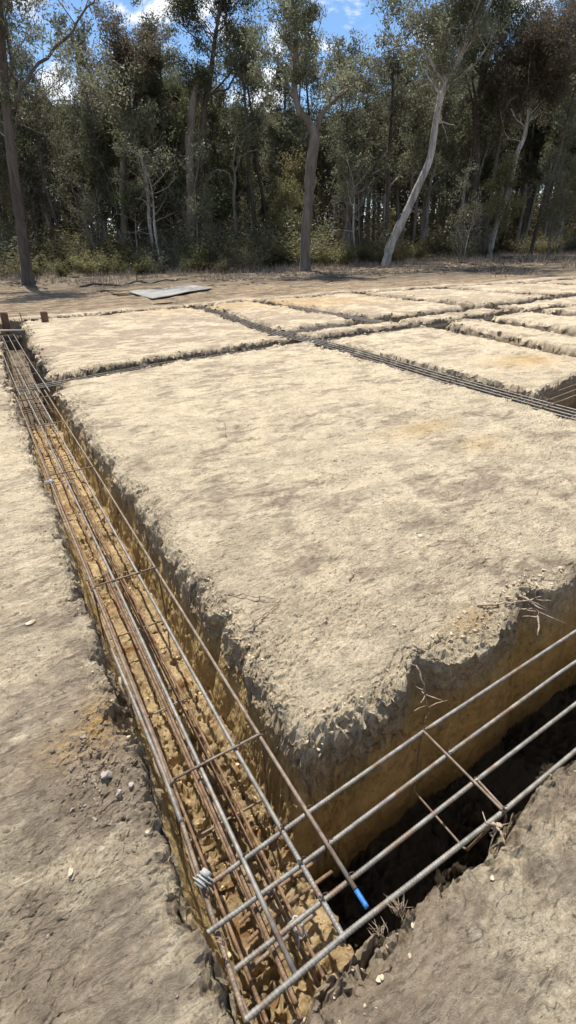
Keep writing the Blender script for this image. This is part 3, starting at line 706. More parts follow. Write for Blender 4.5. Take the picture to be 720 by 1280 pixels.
# grey sheet on the ground
def sheet():
    c = [on_ground(160, 365, .05), on_ground(190, 374, .05), on_ground(267, 360, .05), on_ground(240, 357, .05)]
    nx, ny = 30, 18; Vv = []; 
    for i in range(ny):
        for j in range(nx):
            s, t = j / (nx - 1), i / (ny - 1); p = (c[0] * (1 - s) + c[3] * s) * (1 - t) + (c[1] * (1 - s) + c[2] * s) * t
            Vv.append((p.x, p.y, p.z + .035 * float(fbm(np.float32(p.x), np.float32(p.y), np.float32(0), .8, 2, 5)) + .0))
    Vv = np.array(Vv); k = np.arange((ny - 1) * nx).reshape(ny - 1, nx)[:, :-1].ravel()
    F_ = np.stack([k, k + 1, k + nx + 1, k + nx], -1); me_ = mesh_from('ground_sheet', Vv, F_, MAT['sheet'], True)
    o = link('ground_sheet', me_); md = o.modifiers.new('t', 'SOLIDIFY'); md.thickness = .025; md.offset = -1
    tag(o, 'flat pale grey sheet lying on the ground beyond the blocks near the trees', 'sheet')
sheet()

# ------------------------------------------------------------------ roots, twigs, grass, leaves
def root_obj(name, pts, r, label, cat, mat='root', group=None, branches=0, seed=0):
    rng = np.random.default_rng(seed); mb = MB(); P = np.array(pts, float); n = 14
    s = np.linspace(0, len(P) - 1, n); Q = np.stack([np.interp(s, range(len(P)), P[:, k]) for k in range(3)], -1); Q[1:-1] += rng.normal(scale=r * .7, size=(n - 2, 3))
    mb.tube(Q, np.linspace(r, r * .35, n), 6)
    for b_ in range(branches):
        i = rng.integers(2, n - 2); d = rng.normal(size=3); d /= np.linalg.norm(d); L = r * rng.uniform(6, 16)
        q = [Q[i], Q[i] + d * L * .5, Q[i] + d * L + rng.normal(scale=L * .2, size=3)]; mb.tube(q, [r * .5, r * .35, r * .15], 5)
    o = mb.build(name, MAT[mat]); tag(o, label, cat, group); return o
root_obj('root', [(1.24, 1.17, -.02), (1.235, 1.10, -.04), (1.23, 1.05, -.10), (1.24, 1.02, -.2), (1.20, 1.0, -.26)], .0065, 'thin pale root hanging over the hollow in the front lip of the large block', 'root', branches=7, seed=1)
root_obj('root', [(1.98, 1.2, -.01), (2.0, 1.12, -.02), (1.97, 1.05, -.06), (1.9, 1.0, -.1)], .009, 'pale forked root sticking out of the crumbly clay at the right of the front lip', 'root', branches=8, seed=2)
root_obj('root', [(1.72, 1.22, .012), (1.85, 1.16, .01), (2.0, 1.12, -.01), (2.1, 1.08, -.03)], .006, 'brown root lying across the pale clods of the front lip', 'root', branches=4, seed=3)
root_obj('twig', [(1.72, 4.18, .012), (1.75, 4.24, .06), (1.77, 4.3, .115)], .004, 'small twig standing up on the large near block', 'twig', branches=1, seed=4)
root_obj('twig', [(1.33, 1.72, .01), (1.4, 1.76, .014), (1.47, 1.74, .01)], .0035, 'short dark twig lying on the pale block surface', 'twig', branches=2, seed=5)
root_obj('twig', [(.72, 1.95, .01), (.80, 1.88, .02), (.92, 1.78, .012)], .005, 'dark stick lying at the left edge of the large near block', 'twig', branches=3, seed=6)
root_obj('root', [(.72, 1.66, .0), (.80, 1.70, .018), (.92, 1.74, .008)], .006, 'curved root arching out of the left edge of the large near block', 'root', branches=5, seed=7)
root_obj('root', [(.13, 1.68, .0), (.125, 1.6, -.08), (.13, 1.55, -.2), (.12, 1.5, -.3)], .006, 'dark roots hanging into the left trench from its left ledge', 'root', branches=12, seed=8)
root_obj('root', [(.97, .47, -.0), (.965, .478, -.03), (.955, .485, -.06)], .008, 'stub of pale root on the near ledge under the foreground stirrup', 'root', branches=4, seed=9)
root_obj('twig', [(.02, .86, .008), (.06, .88, .012), (.10, .90, .012)], .002, 'fine twig on the grey soil left of the pale finned clip', 'twig', branches=2, seed=10)
def tuft(x, y, z, n, L, r, label, seed):
    rng = np.random.default_rng(seed); mb = MB()
    for k in range(n):
        a = rng.uniform(0, 6.28); d = np.array([math.cos(a) * .5, math.sin(a) * .5 + .5, rng.uniform(.4, 1.2)]); d /= np.linalg.norm(d); l = L * rng.uniform(.5, 1.1)
        b0 = np.array([x, y, z]) + np.append(rng.normal(scale=L * .16, size=2), 0); mb.tube([b0, b0 + d * l * .5, b0 + d * l + [rng.normal() * .008, rng.normal() * .008, -l * .25]], [r, r * .7, r * .2], 4)
    o = mb.build('grass_tuft', MAT['grass']); tag(o, label, 'grass', 'dry grass tufts'); return o
for x, y, n_, L, lab, sd in [(.505, .455, 24, .05, 'dry grass tuft on the near ledge, closest to the blue bar end', 1), (.575, .462, 34, .045, 'wider dry grass tuft on the near ledge, second from the blue bar end', 2),
                             (.70, .452, 8, .035, 'few dry stalks on the middle of the near ledge', 3), (1.22, .43, 7, .06, 'fine bent stalks at the right end of the near ledge', 4), (.135, .65, 14, .03, 'dry fibres where the second foreground bar enters the left ledge', 5)]:
    tuft(x, y, ground_hit(x, y) - .004, n_, L, .0012, lab, sd)
def leaf(x, y, a, L, label):
    n_ = 9; s = np.linspace(-1, 1, n_); w = (1 - s ** 2) * .17 * L; Vv = []
    for k in range(n_): Vv += [(s[k] * L / 2, -w[k] + .1 * L * s[k] ** 2, .006 * s[k] ** 2), (s[k] * L / 2, .1 * L * s[k] ** 2, -.002), (s[k] * L / 2, w[k] + .1 * L * s[k] ** 2, .006)]
    F_ = []
    for k in range(n_ - 1):
        for j in range(2): F_.append([k * 3 + j, k * 3 + 3 + j, k * 3 + 4 + j, k * 3 + 1 + j])
    o = link('fallen_leaf', mesh_from('fallen_leaf', Vv, F_, MAT['dryleaf'], True), None, (x, y, ground_hit(x, y) + .008)); o.rotation_euler = (.1, .05, a); md = o.modifiers.new('t', 'SOLIDIFY'); md.thickness = .0008
    tag(o, label, 'leaf', 'fallen dry leaves'); return o
leaf(-.15, 2.23, .3, .055, 'pale dry leaf on the left ground beside the trench')
leaf(-.17, 1.0, 1.2, .03, 'small pale curled leaf on the brown ground at lower left')
leaf(.05, 1.0, .2, .022, 'tiny pale leaf between the stones and the clip')
leaf(1.95, 1.85, -.4, .04, 'yellowish leaf on the large block towards the right')

# ------------------------------------------------------------------ trees
def grow_path(rng, p, d, L, n, wob, lift=0.):
    pts = [np.array(p, float)]; d = np.array(d, float); d /= np.linalg.norm(d)
    for k in range(n):
        d = d + rng.normal(scale=wob, size=3) + [0, 0, lift]; d /= np.linalg.norm(d); pts.append(pts[-1] + d * L / n)
    return pts, d
LEAFW = np.array([[-.5, 0], [0, -.5], [.5, 0], [0, .5]])
def leaves(rng, C, rad, n_per, size, flat=.75, aspect=.30, droop=.75):
    """many drooping leaf blades around clump centres"""
    C = np.asarray(C, float); m = len(C); n = m * n_per
    d = rng.normal(size=(n, 3)); d /= np.linalg.norm(d, axis=1)[:, None]; d *= (rng.random(n) ** .45)[:, None]
    d[:, 2] *= flat
    P = np.repeat(C, n_per, 0) + d * np.repeat(rad, n_per)[:, None]
    ax = rng.normal(size=(n, 3)); ax[:, 2] = ax[:, 2] * .6 - droop; ax /= np.linalg.norm(ax, axis=1)[:, None]
    b = np.cross(ax, rng.normal(size=(n, 3))); b /= np.linalg.norm(b, axis=1)[:, None]
    s = size * rng.uniform(.6, 1.4, n)
    Vv = P[:, None] + LEAFW[None, :, :1] * ax[:, None] * s[:, None, None] + LEAFW[None, :, 1:] * b[:, None] * (s * aspect)[:, None, None]
    return Vv.reshape(-1, 3), np.arange(n * 4).reshape(-1, 4)

def make_tree(name, mat, leafmat, trunk, radii, seed, crowns=14, first=.45, blen=3.2, clump=.75, nper=60, lsize=.19, bare=2, twist=.22, wide=1., sub=3, bark_r=.35, extra=None, ori=None, prune=None):
    """trunk: list of 3-D points (root at the first); returns root Empty > trunk, crown"""
    rng = np.random.default_rng(seed); T = np.array(trunk, float); o0 = T[0].copy() if ori is None else np.array(ori, float); T = T - o0
    n = len(T); q = np.linspace(0, n - 1, n * 5); 
    # smooth interpolation
    def ip(s): 
        i = np.clip(np.floor(s).astype(int), 0, n - 2); t = s - i
        p0 = T[np.maximum(i - 1, 0)]; p1 = T[i]; p2 = T[i + 1]; p3 = T[np.minimum(i + 2, n - 1)]; t = t[:, None]
        return .5 * (2 * p1 + (p2 - p0) * t + (2 * p0 - 5 * p1 + 4 * p2 - p3) * t ** 2 + (3 * p1 - p0 - 3 * p2 + p3) * t ** 3)
    Q = ip(q); rad = np.interp(q, np.arange(n), radii)
    rad = rad * (1 + .08 * rng.normal(size=len(rad))); rad[0] *= 1.35; rad[1] *= 1.12
    mb = MB(); Q2 = Q.copy(); Q2[0, 2] -= .25; mb.tube(Q2, rad, 9)
    H = np.linalg.norm(np.diff(Q, axis=0), axis=1).sum(); cl = []; cr = []
    def branch(p, d, L, r, lev, leafy=True):
        nseg = 6; pts, de = grow_path(rng, p, d, L, nseg, twist, .10 if lev < 2 else .02)
        mb.tube(pts, np.linspace(r, r * .35, nseg + 1), 6 if lev < 2 else 4, cap=False)
        if lev < 2:
            for k in range(sub):
                i = rng.integers(2, nseg + 1); dd = de + rng.normal(scale=.75, size=3); branch(pts[i], dd, L * rng.uniform(.4, .62), r * .42, lev + 1, leafy)
        if leafy and lev >= 1:
            for i in ((nseg,) if lev == 1 else (nseg, nseg // 2 + 1)):
                cl.append(pts[i] + rng.normal(scale=.12, size=3)); cr.append(clump * rng.uniform(.55, 1.15))
    for k in range(crowns):
        f = first + (1 - first) * (k + rng.random() * .6) / crowns; i = int(f * (len(Q) - 1)); a = k * 2.4 + rng.random()
        up = .35 + .9 * f
        d = np.array([math.cos(a), math.sin(a), up]); L = blen * (1.15 - .55 * f) * rng.uniform(.7, 1.2) * wide
        branch(Q[i], d, L, max(rad[i] * bark_r, .02), 0)
    for k in range(bare):           # dead bare limbs lower down
        f = rng.uniform(first * .6, first + .2); i = int(f * (len(Q) - 1)); a = rng.uniform(0, 6.28)
        branch(Q[i], np.array([math.cos(a), math.sin(a), .3]), blen * .8, max(rad[i] * .22, .018), 1, False)
    if extra:
        for (pts, r0, leafy) in extra:
            E = np.array(pts, float) - o0; m = len(E); s_ = np.linspace(0, m - 1, m * 4); EE = np.stack([np.interp(s_, range(m), E[:, k]) for k in range(3)], -1); EE[1:] += rng.normal(scale=.04, size=(len(EE) - 1, 3))
            mb.tube(EE, np.linspace(r0, r0 * .35, len(EE)), 7)
            if leafy:
                for _ in range(leafy): 
                    i = rng.integers(len(EE) // 2, len(EE)); branch(EE[i], np.array([*rng.normal(size=2), .6]), blen * .6, r0 * .3, 1)
            else:
                for _ in range(3):
                    i = rng.integers(len(EE) // 3, len(EE)); branch(EE[i], rng.normal(size=3), blen * .35, r0 * .3, 2, False)
    rt = empty(name, tuple(o0))
    mb.build('trunk', MAT[mat], rt)
    if cl:
        Vv, Ff = leaves(rng, cl, np.array(cr), nper, lsize)
        link('crown', mesh_from('crown', Vv, Ff, MAT[leafmat], False), rt)
    return rt

def generic(seed, H, mat, leafmat, **kw):
    rng = np.random.default_rng(seed + 900); n = 6; a = rng.uniform(0, 6.28); lean = rng.uniform(.02, .14) * H
    T = [(math.cos(a) * lean * (k / n) ** 1.5 + rng.normal() * .12, math.sin(a) * lean * (k / n) ** 1.5 + rng.normal() * .12, H * .9 * k / n) for k in range(n + 1)]; T[0] = (0, 0, 0)
    r0 = .014 * H + .03; return make_tree('eucalypt_tree', mat, leafmat, T, np.linspace(r0, r0 * .25, n + 1), seed, **kw)
PX = lambda pts, d, dd=0: [at_depth(x, y, d + dd * i) for i, (x, y) in enumerate(pts)]
def featured(label, base, pts, w, seed, mat, leafmat, cat='tree', extra_px=None, dmax=60, name='eucalypt_tree', **kw):
    b = on_ground(*base); d = b.x * FWD[0] + b.y * FWD[1]
    d = min(d, dmax); 
    bb = at_depth(base[0], base[1], d); 
    T = [bb] + PX(pts, d); dist = np.linalg.norm(np.array(bb) - [0, 0, CAMH]); k = d / FPX * .95
    ex = None
    if extra_px: ex = [([at_depth(x, y, d + (.35 * i)) for i, (x, y) in enumerate(p)], r * k / 2, lf) for (p, r, lf) in extra_px]
    n = len(T); rad = np.interp(np.linspace(0, 1, n), np.linspace(0, 1, len(w)), w) * k / 2
    rt = make_tree(name, mat, leafmat, T, rad, seed, extra=ex, **kw); tag(rt, label, cat); print(label[:30], 'd', round(d, 1), 'base z', round(bb.z - float(rise(bb.x, bb.y)), 2)); return rt

featured('tall dark-trunked eucalypt leaning left at the left edge, nearest of the trees there', (36, 356), [(30, 310), (22, 250), (14, 190), (8, 130), (3, 60), (-4, -20), (-10, -90)], [13, 12, 11, 10, 9, 8, 7, 5], 11, 'bark_dark', 'leaf', crowns=14, first=.62, blen=5.5, nper=46, bare=2, extra_px=[([(10, 140), (40, 90), (90, 40), (120, -10)], 4, 4), ([(6, 80), (40, 120), (75, 135)], 3, 5), ([(13, 190), (22, 150), (20, 118)], 3, 0)])
featured('dark trunk just right of the leaning one at the left edge', (50, 306), [(46, 260), (38, 220), (30, 170), (20, 110), (10, 40)], [8, 8, 7, 6, 5, 3], 12, 'bark_dark', 'leaf', crowns=12, first=.45, blen=4.5, nper=46, dmax=52)
featured('brownish trunk with one pale crooked branch reaching right, left part of the forest edge', (156, 318), [(155, 270), (153, 225), (157, 185), (160, 150), (166, 100), (172, 60)], [7.5, 7, 6.5, 6, 4, 2], 13, 'bark_grey', 'leaf_brown', crowns=12, first=.6, blen=3.2, nper=50, dmax=44, extra_px=[([(159, 180), (175, 170), (192, 152), (205, 146), (222, 130)], 3, 1), ([(160, 150), (175, 120), (170, 85)], 2.5, 2)])
featured('thin straight trunk between the brownish tree and the broken-topped one', (186, 312), [(189, 270), (193, 230), (192, 190), (191, 150), (194, 100), (200, 60)], [5, 4.6, 4.2, 4, 3, 2], 14, 'bark_grey', 'leaf_dark', crowns=10, first=.6, blen=3, dmax=46)
featured('straight grey trunk snapped off at a pale broken top, left of centre', (237, 334), [(239, 290), (238, 240), (237, 190), (239, 150), (242, 122), (244, 108)], [11, 10, 9, 8.5, 8, 7, 4], 15, 'bark_grey', 'leaf_dark', crowns=3, first=.75, blen=1.6, bare=2, nper=46, extra_px=[([(240, 140), (246, 122), (250, 118)], 5, 0), ([(235, 215), (233, 180), (236, 150)], 4, 0)])
featured('leafy eucalypt with tufted dark crown against the blue sky, above the snapped tree', (247, 318), [(250, 250), (252, 180), (256, 130), (262, 100), (266, 70), (270, 40), (276, 5), (282, -25)], [7, 6, 6, 5.5, 5, 4, 3, 2], 16, 'bark_dark', 'leaf_dark', crowns=18, first=.62, blen=3.3, clump=.75, nper=58, dmax=44, extra_px=[([(256, 130), (275, 105), (295, 85)], 3, 3), ([(254, 120), (285, 110), (305, 75), (320, 72)], 2.5, 2)])
featured('thick brown forked eucalypt standing alone at the centre of the forest edge', (381, 339), [(382, 300), (386, 250), (389, 205), (393, 172), (384, 150), (374, 138), (368, 105), (370, 60), (371, 20), (372, -25)], [13, 12, 12, 11.5, 11, 8, 7, 5.5, 5, 4, 2], 17, 'bark_grey', 'leaf', crowns=14, first=.62, blen=2.7, clump=.55, nper=34, bare=3, extra_px=[([(393, 172), (400, 145), (412, 130), (428, 116), (440, 110)], 7, 4), ([(375, 138), (366, 120), (358, 100)], 3, 2)])
featured('white-barked eucalypt leaning right, largest pale trunk of the forest edge', (482, 333), [(489, 305), (506, 270), (522, 235), (537, 200), (543, 165), (549, 130), (560, 100), (578, 65), (590, 25), (596, -15), (600, -50)], [11, 9.5, 8.5, 8, 7.5, 7, 6, 5.5, 5, 4, 3, 2.5], 18, 'bark_white', 'leaf', crowns=20, first=.55, blen=4.2, clump=.8, nper=60, dmax=44, extra_px=[([(543, 165), (548, 120), (552, 100), (570, 85), (577, 90)], 4, 1), ([(549, 150), (545, 155), (552, 148)], 5, 0), ([(556, 105), (530, 65), (505, 55), (480, 66)], 3.5, 4), ([(575, 70), (560, 20), (550, -20)], 3.5, 5)])
featured('short dead white trunk with broken side stubs, just left of the leaning white tree', (480, 312), [(483, 285), (482, 255), (485, 235), (483, 215)], [6.5, 6, 6, 6, 4], 19, 'bark_white', 'leaf', crowns=0, bare=2, blen=1.6, dmax=46, extra_px=[([(484, 222), (476, 216), (470, 210)], 3.5, 0), ([(482, 260), (475, 262)], 3, 0), ([(485, 235), (495, 225), (500, 218)], 2.5, 0)], name='dead_tree')
featured('dark straight eucalypt with forked top, right of the leaning white tree', (590, 316), [(592, 280), (594, 230), (596, 185), (597, 150), (594, 135), (602, 100), (606, 60), (604, 20), (600, -20)], [11, 10, 9.5, 9, 9, 8, 6, 5, 4, 3], 20, 'bark_dark', 'leaf_dark', crowns=18, first=.5, blen=4.5, clump=.9, nper=75, dmax=46, extra_px=[([(597, 138), (585, 124), (575, 116)], 6, 3), ([(604, 100), (615, 60), (625, 20)], 4, 5), ([(590, 250), (582, 265), (575, 285), (568, 312)], 6, 0)])
featured('slender white crooked eucalypt leaning right with a feathery brownish crown', (611, 322), [(617, 295), (627, 265), (636, 240), (641, 215), (647, 190), (655, 172), (659, 150), (664, 120), (672, 90)], [6.5, 6, 5.5, 5.5, 5, 5, 4.5, 4, 3, 2], 21, 'bark_white', 'leaf_brown', crowns=22, first=.72, blen=4.4, clump=.8, nper=120, lsize=.16, dmax=44, bare=1)
featured('thick grey trunk behind the slender white crooked tree', (652, 303), [(656, 260), (660, 215), (661, 170), (662, 130), (668, 70)], [13, 12, 12, 11, 9, 6], 22, 'bark_grey', 'leaf_dark', crowns=14, first=.5, blen=4.5, nper=70, dmax=54)
featured('dark leaning trunk at the right edge of the forest', (690, 305), [(698, 260), (707, 210), (712, 160), (722, 100), (730, 40)], [6, 5.5, 5, 5, 4, 3], 23, 'bark_dark', 'leaf_dark', crowns=16, first=.4, blen=4.5, clump=.85, nper=75, dmax=50)
featured('thin dead pole standing left of the dead white trunk', (450, 318), [(450, 290), (449, 260), (451, 225), (450, 180)], [5.5, 5, 5, 4.5, 3], 24, 'bark_dark', 'leaf_dark', crowns=5, first=.7, blen=2, dmax=47)
featured('small crooked dead tree with pale arching branches left of centre', (294, 328), [(295, 290), (292, 250), (294, 225), (290, 200)], [4.5, 4, 3.5, 3, 2], 25, 'bark_grey', 'leaf', crowns=0, bare=4, blen=2.2, dmax=43, name='dead_tree', extra_px=[([(292, 232), (285, 215), (270, 212), (258, 225)], 2.2, 0), ([(294, 215), (300, 195), (320, 188), (335, 190)], 2.2, 0), ([(290, 205), (296, 170), (320, 150)], 2.2, 0)])
featured('dark forked trunk low in the shade left of the crooked dead tree', (271, 325), [(273, 300), (275, 280), (284, 262)], [5, 5, 4.5, 3], 26, 'bark_dark', 'leaf_dark', crowns=6, first=.6, blen=2, dmax=44)
featured('pale slim trunk leaning behind the slender white crooked tree', (645, 305), [(650, 280), (655, 255), (657, 235), (662, 200), (668, 150)], [4.5, 4, 4, 3.5, 3, 2], 27, 'bark_white', 'leaf', crowns=10, first=.55, blen=3, dmax=52)
featured('dark trunk deep in the shade left of the broken-topped tree', (212, 322), [(212, 290), (210, 250), (213, 200), (210, 150)], [8, 7, 7, 6, 4], 28, 'bark_dark', 'leaf_dark', crowns=18, first=.2, blen=3.4, clump=.9, nper=110, dmax=46)

# background eucalypts: eight sources, then copies
protos = [generic(100, 15, 'bark_far', 'leaf', crowns=18, first=.42, blen=3.4, nper=22, lsize=.25), generic(101, 17, 'bark_dark', 'leaf_dark', crowns=20, first=.4, blen=3.6, clump=.85, nper=25, lsize=.25),
          generic(102, 13, 'bark_far', 'leaf', crowns=16, first=.35, blen=2.8, nper=18, lsize=.25), generic(103, 18, 'bark_grey', 'leaf', crowns=22, first=.4, blen=3.8, clump=.8, nper=22, lsize=.25),
          generic(104, 16, 'bark_dark', 'leaf_dark', crowns=24, first=.25, blen=3.0, clump=.85, nper=26, lsize=.25), generic(105, 14, 'bark_white', 'leaf', crowns=16, first=.42, blen=3.2, nper=20, lsize=.25),
          generic(106, 12, 'bark_far', 'leaf_yellow', crowns=18, first=.2, blen=2.4, nper=22, lsize=.25), generic(107, 19, 'bark_far', 'leaf_dark', crowns=20, first=.45, blen=3.8, clump=.85, nper=23, lsize=.25)]
kinds = ['slender grey-green', 'dark-trunked olive', 'thin sparse-crowned', 'tall grey-barked', 'dense low-branching', 'pale-barked', 'small yellowish-green', 'very tall dark-leaved']
PH = [15, 17, 13, 18, 16, 14, 12, 19]
rng = np.random.default_rng(5)
def skyline(x):       # how high the background crowns reach in the photograph (pixels)
    return np.interp(x, [-80, 60, 130, 230, 270, 310, 350, 400, 440, 480, 560, 660, 800], [95, 75, 100, 60, 105, 130, 135, 130, 105, 75, 50, 55, 45])
used = set(); nb_ = 0
cand = []
for row, (d0, step) in enumerate([(50, 36), (54, 30), (60, 26), (67, 23)]):
    x = -70 + row * 11
    while x < 800:
        cand.append((x + rng.uniform(-9, 9), d0 + rng.uniform(-3, 3), row)); x += step * rng.uniform(.8, 1.25)
for (x, d, row) in cand:
    k = int(rng.integers(0, 8))
    if row == 0 and rng.random() < .22: continue
    if 292 < x < 350 and row < 1: continue
    p = at_depth(x, 300, d); p.z = float(rise(p.x, p.y))
    top = at_depth(x, skyline(x) + rng.uniform(-15, 45), d).z - p.z
    s = max(.45, min(top / PH[k], 1.9)) * rng.uniform(.85, 1.03)
    o = protos[k] if k not in used else copy_tree(protos[k]); used.add(k)
    o.location = p; o.rotation_euler = (0, 0, rng.uniform(0, 6.28)); o.scale = (s * .95, s * .95, s)
    depthw = ['at the front of the background trees', 'in the second rank of the forest', 'deep in the forest', 'at the back of the forest'][row]
    tag(o, f'{kinds[k]} eucalypt {depthw}', 'tree', f'{kinds[k]} background eucalypts {depthw}'); nb_ += 1
for k in range(8):
    if k not in used:
        for ch in list(protos[k].children): bpy.data.objects.remove(ch)
        bpy.data.objects.remove(protos[k])
print('background trees', nb_)
# slim pole-like gums between the bigger trees
pol = [make_tree('slim_gum', mt, 'leaf', T_, r_, 400 + i, crowns=8, first=.55, blen=2.6, clump=.55, nper=24, lsize=.2, bare=3, sub=3) for i, (mt, T_, r_) in enumerate([
    ('bark_grey', [(0, 0, 0), (.2, 0, 2.5), (.15, .1, 5), (.5, .1, 7.5), (.6, .2, 10)], [.13, .12, .10, .07, .03]),
    ('bark_white', [(0, 0, 0), (-.3, 0, 2.2), (-.2, .1, 4.6), (-.9, .1, 7), (-.8, .2, 9)], [.12, .11, .09, .06, .03]),
    ('bark_dark', [(0, 0, 0), (.1, 0, 2.8), (.5, .1, 5.5), (.6, .1, 8.5), (.9, .2, 11)], [.14, .13, .10, .07, .03])])]
pk = ['grey', 'pale', 'dark']; usd = set(); rng = np.random.default_rng(66)
for i in range(62):
    x = rng.uniform(-20, 740); d = rng.uniform(42, 56); k = int(rng.choice(3, p=[.4, .3, .3])); p = at_depth(x, 300, d); p.z = float(rise(p.x, p.y))
    o = pol[k] if k not in usd else copy_tree(pol[k]); usd.add(k); q = rng.uniform(.8, 1.35); o.location = p; o.scale = (q, q, q); o.rotation_euler = (rng.normal() * .06, rng.normal() * .06, rng.uniform(0, 6.28))
    w = 'near the forest edge' if d < 48 else 'standing deeper among the trees'
    tag(o, f'slim {pk[k]}-trunked gum {w}', 'tree', f'slim {pk[k]} gums {w}')
# thin understorey saplings, mostly bare twigs
sap = [make_tree('sapling', 'bark_far', 'scrub', [(0, 0, 0), (.1, 0, 1.6), (.05, .15, 3.2), (.3, .1, 4.8)], [.05, .04, .03, .015], 300, crowns=10, first=.3, blen=1.7, clump=.45, nper=16, lsize=.15, bare=5, sub=4, bark_r=.5),
       make_tree('sapling', 'bark_grey', 'leaf', [(0, 0, 0), (-.2, 0, 2), (-.1, .2, 4.), (-.5, .1, 6.)], [.06, .05, .035, .015], 301, crowns=8, first=.35, blen=2.0, clump=.4, nper=5, lsize=.15, bare=8, sub=4, bark_r=.5),
       make_tree('sapling', 'bark_white', 'leaf', [(0, 0, 0), (.3, 0, 1.8), (.35, .2, 3.8), (.9, .1, 5.4)], [.055, .045, .03, .015], 302, crowns=4, first=.5, blen=1.8, clump=.4, nper=10, lsize=.14, bare=9, sub=4, bark_r=.5)]
sk = ['olive leafy', 'grey-green half-dead', 'pale bare-twigged']; usd = set(); rng = np.random.default_rng(55)
for i in range(40):
    x = rng.uniform(-15, 735); d = rng.uniform(39, 50); k = int(rng.integers(0, 3)); p = at_depth(x, 300, d); p.z = float(rise(p.x, p.y))
    o = sap[k] if k not in usd else copy_tree(sap[k]); usd.add(k); q = rng.uniform(.6, 1.5); o.location = p; o.scale = (q, q, q); o.rotation_euler = (rng.normal() * .08, rng.normal() * .08, rng.uniform(0, 6.28))
    w = 'in the near understorey' if d < 44.5 else 'farther back in the understorey'
    tag(o, f'{sk[k]} thin sapling {w}', 'sapling', f'{sk[k]} saplings {w}')
# far-off wood that reads as one mass
def far_scrub():
    rng = np.random.default_rng(78); C = []; rr = []
    for k in range(1500):
        x = rng.uniform(-120, 840); d = rng.uniform(54, 70); b = at_depth(x, 300, d); b.z = float(rise(b.x, b.y)); C.append((b.x, b.y, b.z + rng.random() * rng.choice([1.5, 3.2, 5.]))); rr.append(rng.uniform(.6, 1.3))
    Vv, Ff = leaves(rng, C, np.array(rr), 70, .3, .8, .4, .3)
    tag(link('far_scrub', mesh_from('far_scrub', Vv, Ff, MAT['scrub'], False)), kind='stuff')
far_scrub()
def far_wood():
    rng = np.random.default_rng(77); mb = MB()
    C = []; rr = []
    for k in range(2200):
        x = rng.uniform(-120, 840); d = rng.uniform(70, 92); b = at_depth(x, 300, d); b.z = float(rise(b.x, b.y))
        top = at_depth(x, skyline(x) + 45, d).z - b.z; h = rng.random() ** 1.3 * max(top, 3)
        C.append((b.x, b.y, b.z + h)); rr.append(rng.uniform(1.2, 2.4))
    for k in range(170):
        x = rng.uniform(-120, 840); d = rng.uniform(66, 90); b = at_depth(x, 300, d); z = float(rise(b.x, b.y)); h = rng.uniform(8, 16)
        mb.tube([(b.x, b.y, z - .3), (b.x + rng.normal() * .5, b.y + rng.normal() * .3, z + h * .5), (b.x + rng.normal(), b.y, z + h)], [.2, .15, .06], 5)
    Vv, Ff = leaves(rng, C, np.array(rr), 70, .42, .8, .45, .4)
    rt = link('far_woodland', mesh_from('far_woodland', Vv, Ff, MAT['leaf_dark'], False)); tag(rt, kind='stuff')
    o = mb.build('far_trunks', MAT['bark_far'], rt); o['kind'] = 'stuff'
far_wood()

# ------------------------------------------------------------------ scrub, dead branches, logs
def make_shrub(seed, H, mat, n=16, nper=60, ls=.13, cat='shrub'):
    rng = np.random.default_rng(seed); mb = MB(); cl = []; cr = []
    for k in range(n):
        a = rng.uniform(0, 6.28); d = np.array([math.cos(a) * .8, math.sin(a) * .8, 1.]); L = H * rng.uniform(.6, 1.1)
        pts, de = grow_path(rng, (rng.normal() * .08, rng.normal() * .08, -.03), d, L, 5, .2, .05); mb.tube(pts, np.linspace(.014, .004, 6), 4, cap=False)
        for i in (2, 3, 4, 5): cl.append(pts[i]); cr.append(H * rng.uniform(.10, .34))
    rt = empty('shrub'); mb.build('stem', MAT['bark_far'], rt); Vv, Ff = leaves(rng, cl, np.array(cr), nper, ls, .9, .28, .1)
    link('foliage', mesh_from('foliage', Vv, Ff, MAT[mat], False), rt); return rt
sh = [make_shrub(1, 1.3, 'scrub', 18, 26), make_shrub(2, 2.0, 'scrub', 16, 22), make_shrub(3, .9, 'leaf_yellow', 16, 24), make_shrub(4, 2.6, 'leaf', 16, 24), make_shrub(5, 1.1, 'leaf_brown', 16, 14)]
shk = ['rounded olive', 'tall loose olive', 'low yellow-green', 'tall grey-green', 'dry brownish']
usedk = set(); rng = np.random.default_rng(9)
spots = []
for row, (y0, n_) in enumerate([(346, 46), (341, 64), (337, 70)]):
    for i in range(n_):
        x = -20 + 760 * (i + rng.random()) / n_; yy = y0 - x * .026 + rng.uniform(-2.5, 2.5) - (4 if x > 500 else 0)
        if row == 0 and (x > 330 and rng.random() < .75): continue
        if row == 1 and (x > 520 and rng.random() < .5): continue
        spots.append((x, yy, row))
for (x, yy, row) in spots:
    k = int(rng.choice(5, p=[.3, .22, .2, .16, .12])); b = on_ground(x, yy); d = b.x * FWD[0] + b.y * FWD[1]
    if d > 58: b = at_depth(x, yy, 58); b.z = float(rise(b.x, b.y))
    o = sh[k] if k not in usedk else copy_tree(sh[k]); usedk.add(k); s = rng.uniform(.65, 1.35) * (.85 if row == 0 else 1.25) * (.75 if x > 420 else 1)
    o.location = b; o.rotation_euler = (0, 0, rng.uniform(0, 6.28)); o.scale = (s * 1.15, s * 1.15, s)
    w = ['along the front of the forest edge', 'among the first trunks', 'behind the first trunks'][row]
    tag(o, f'{shk[k]} shrub {w}', 'shrub', f'{shk[k]} shrubs {w}')
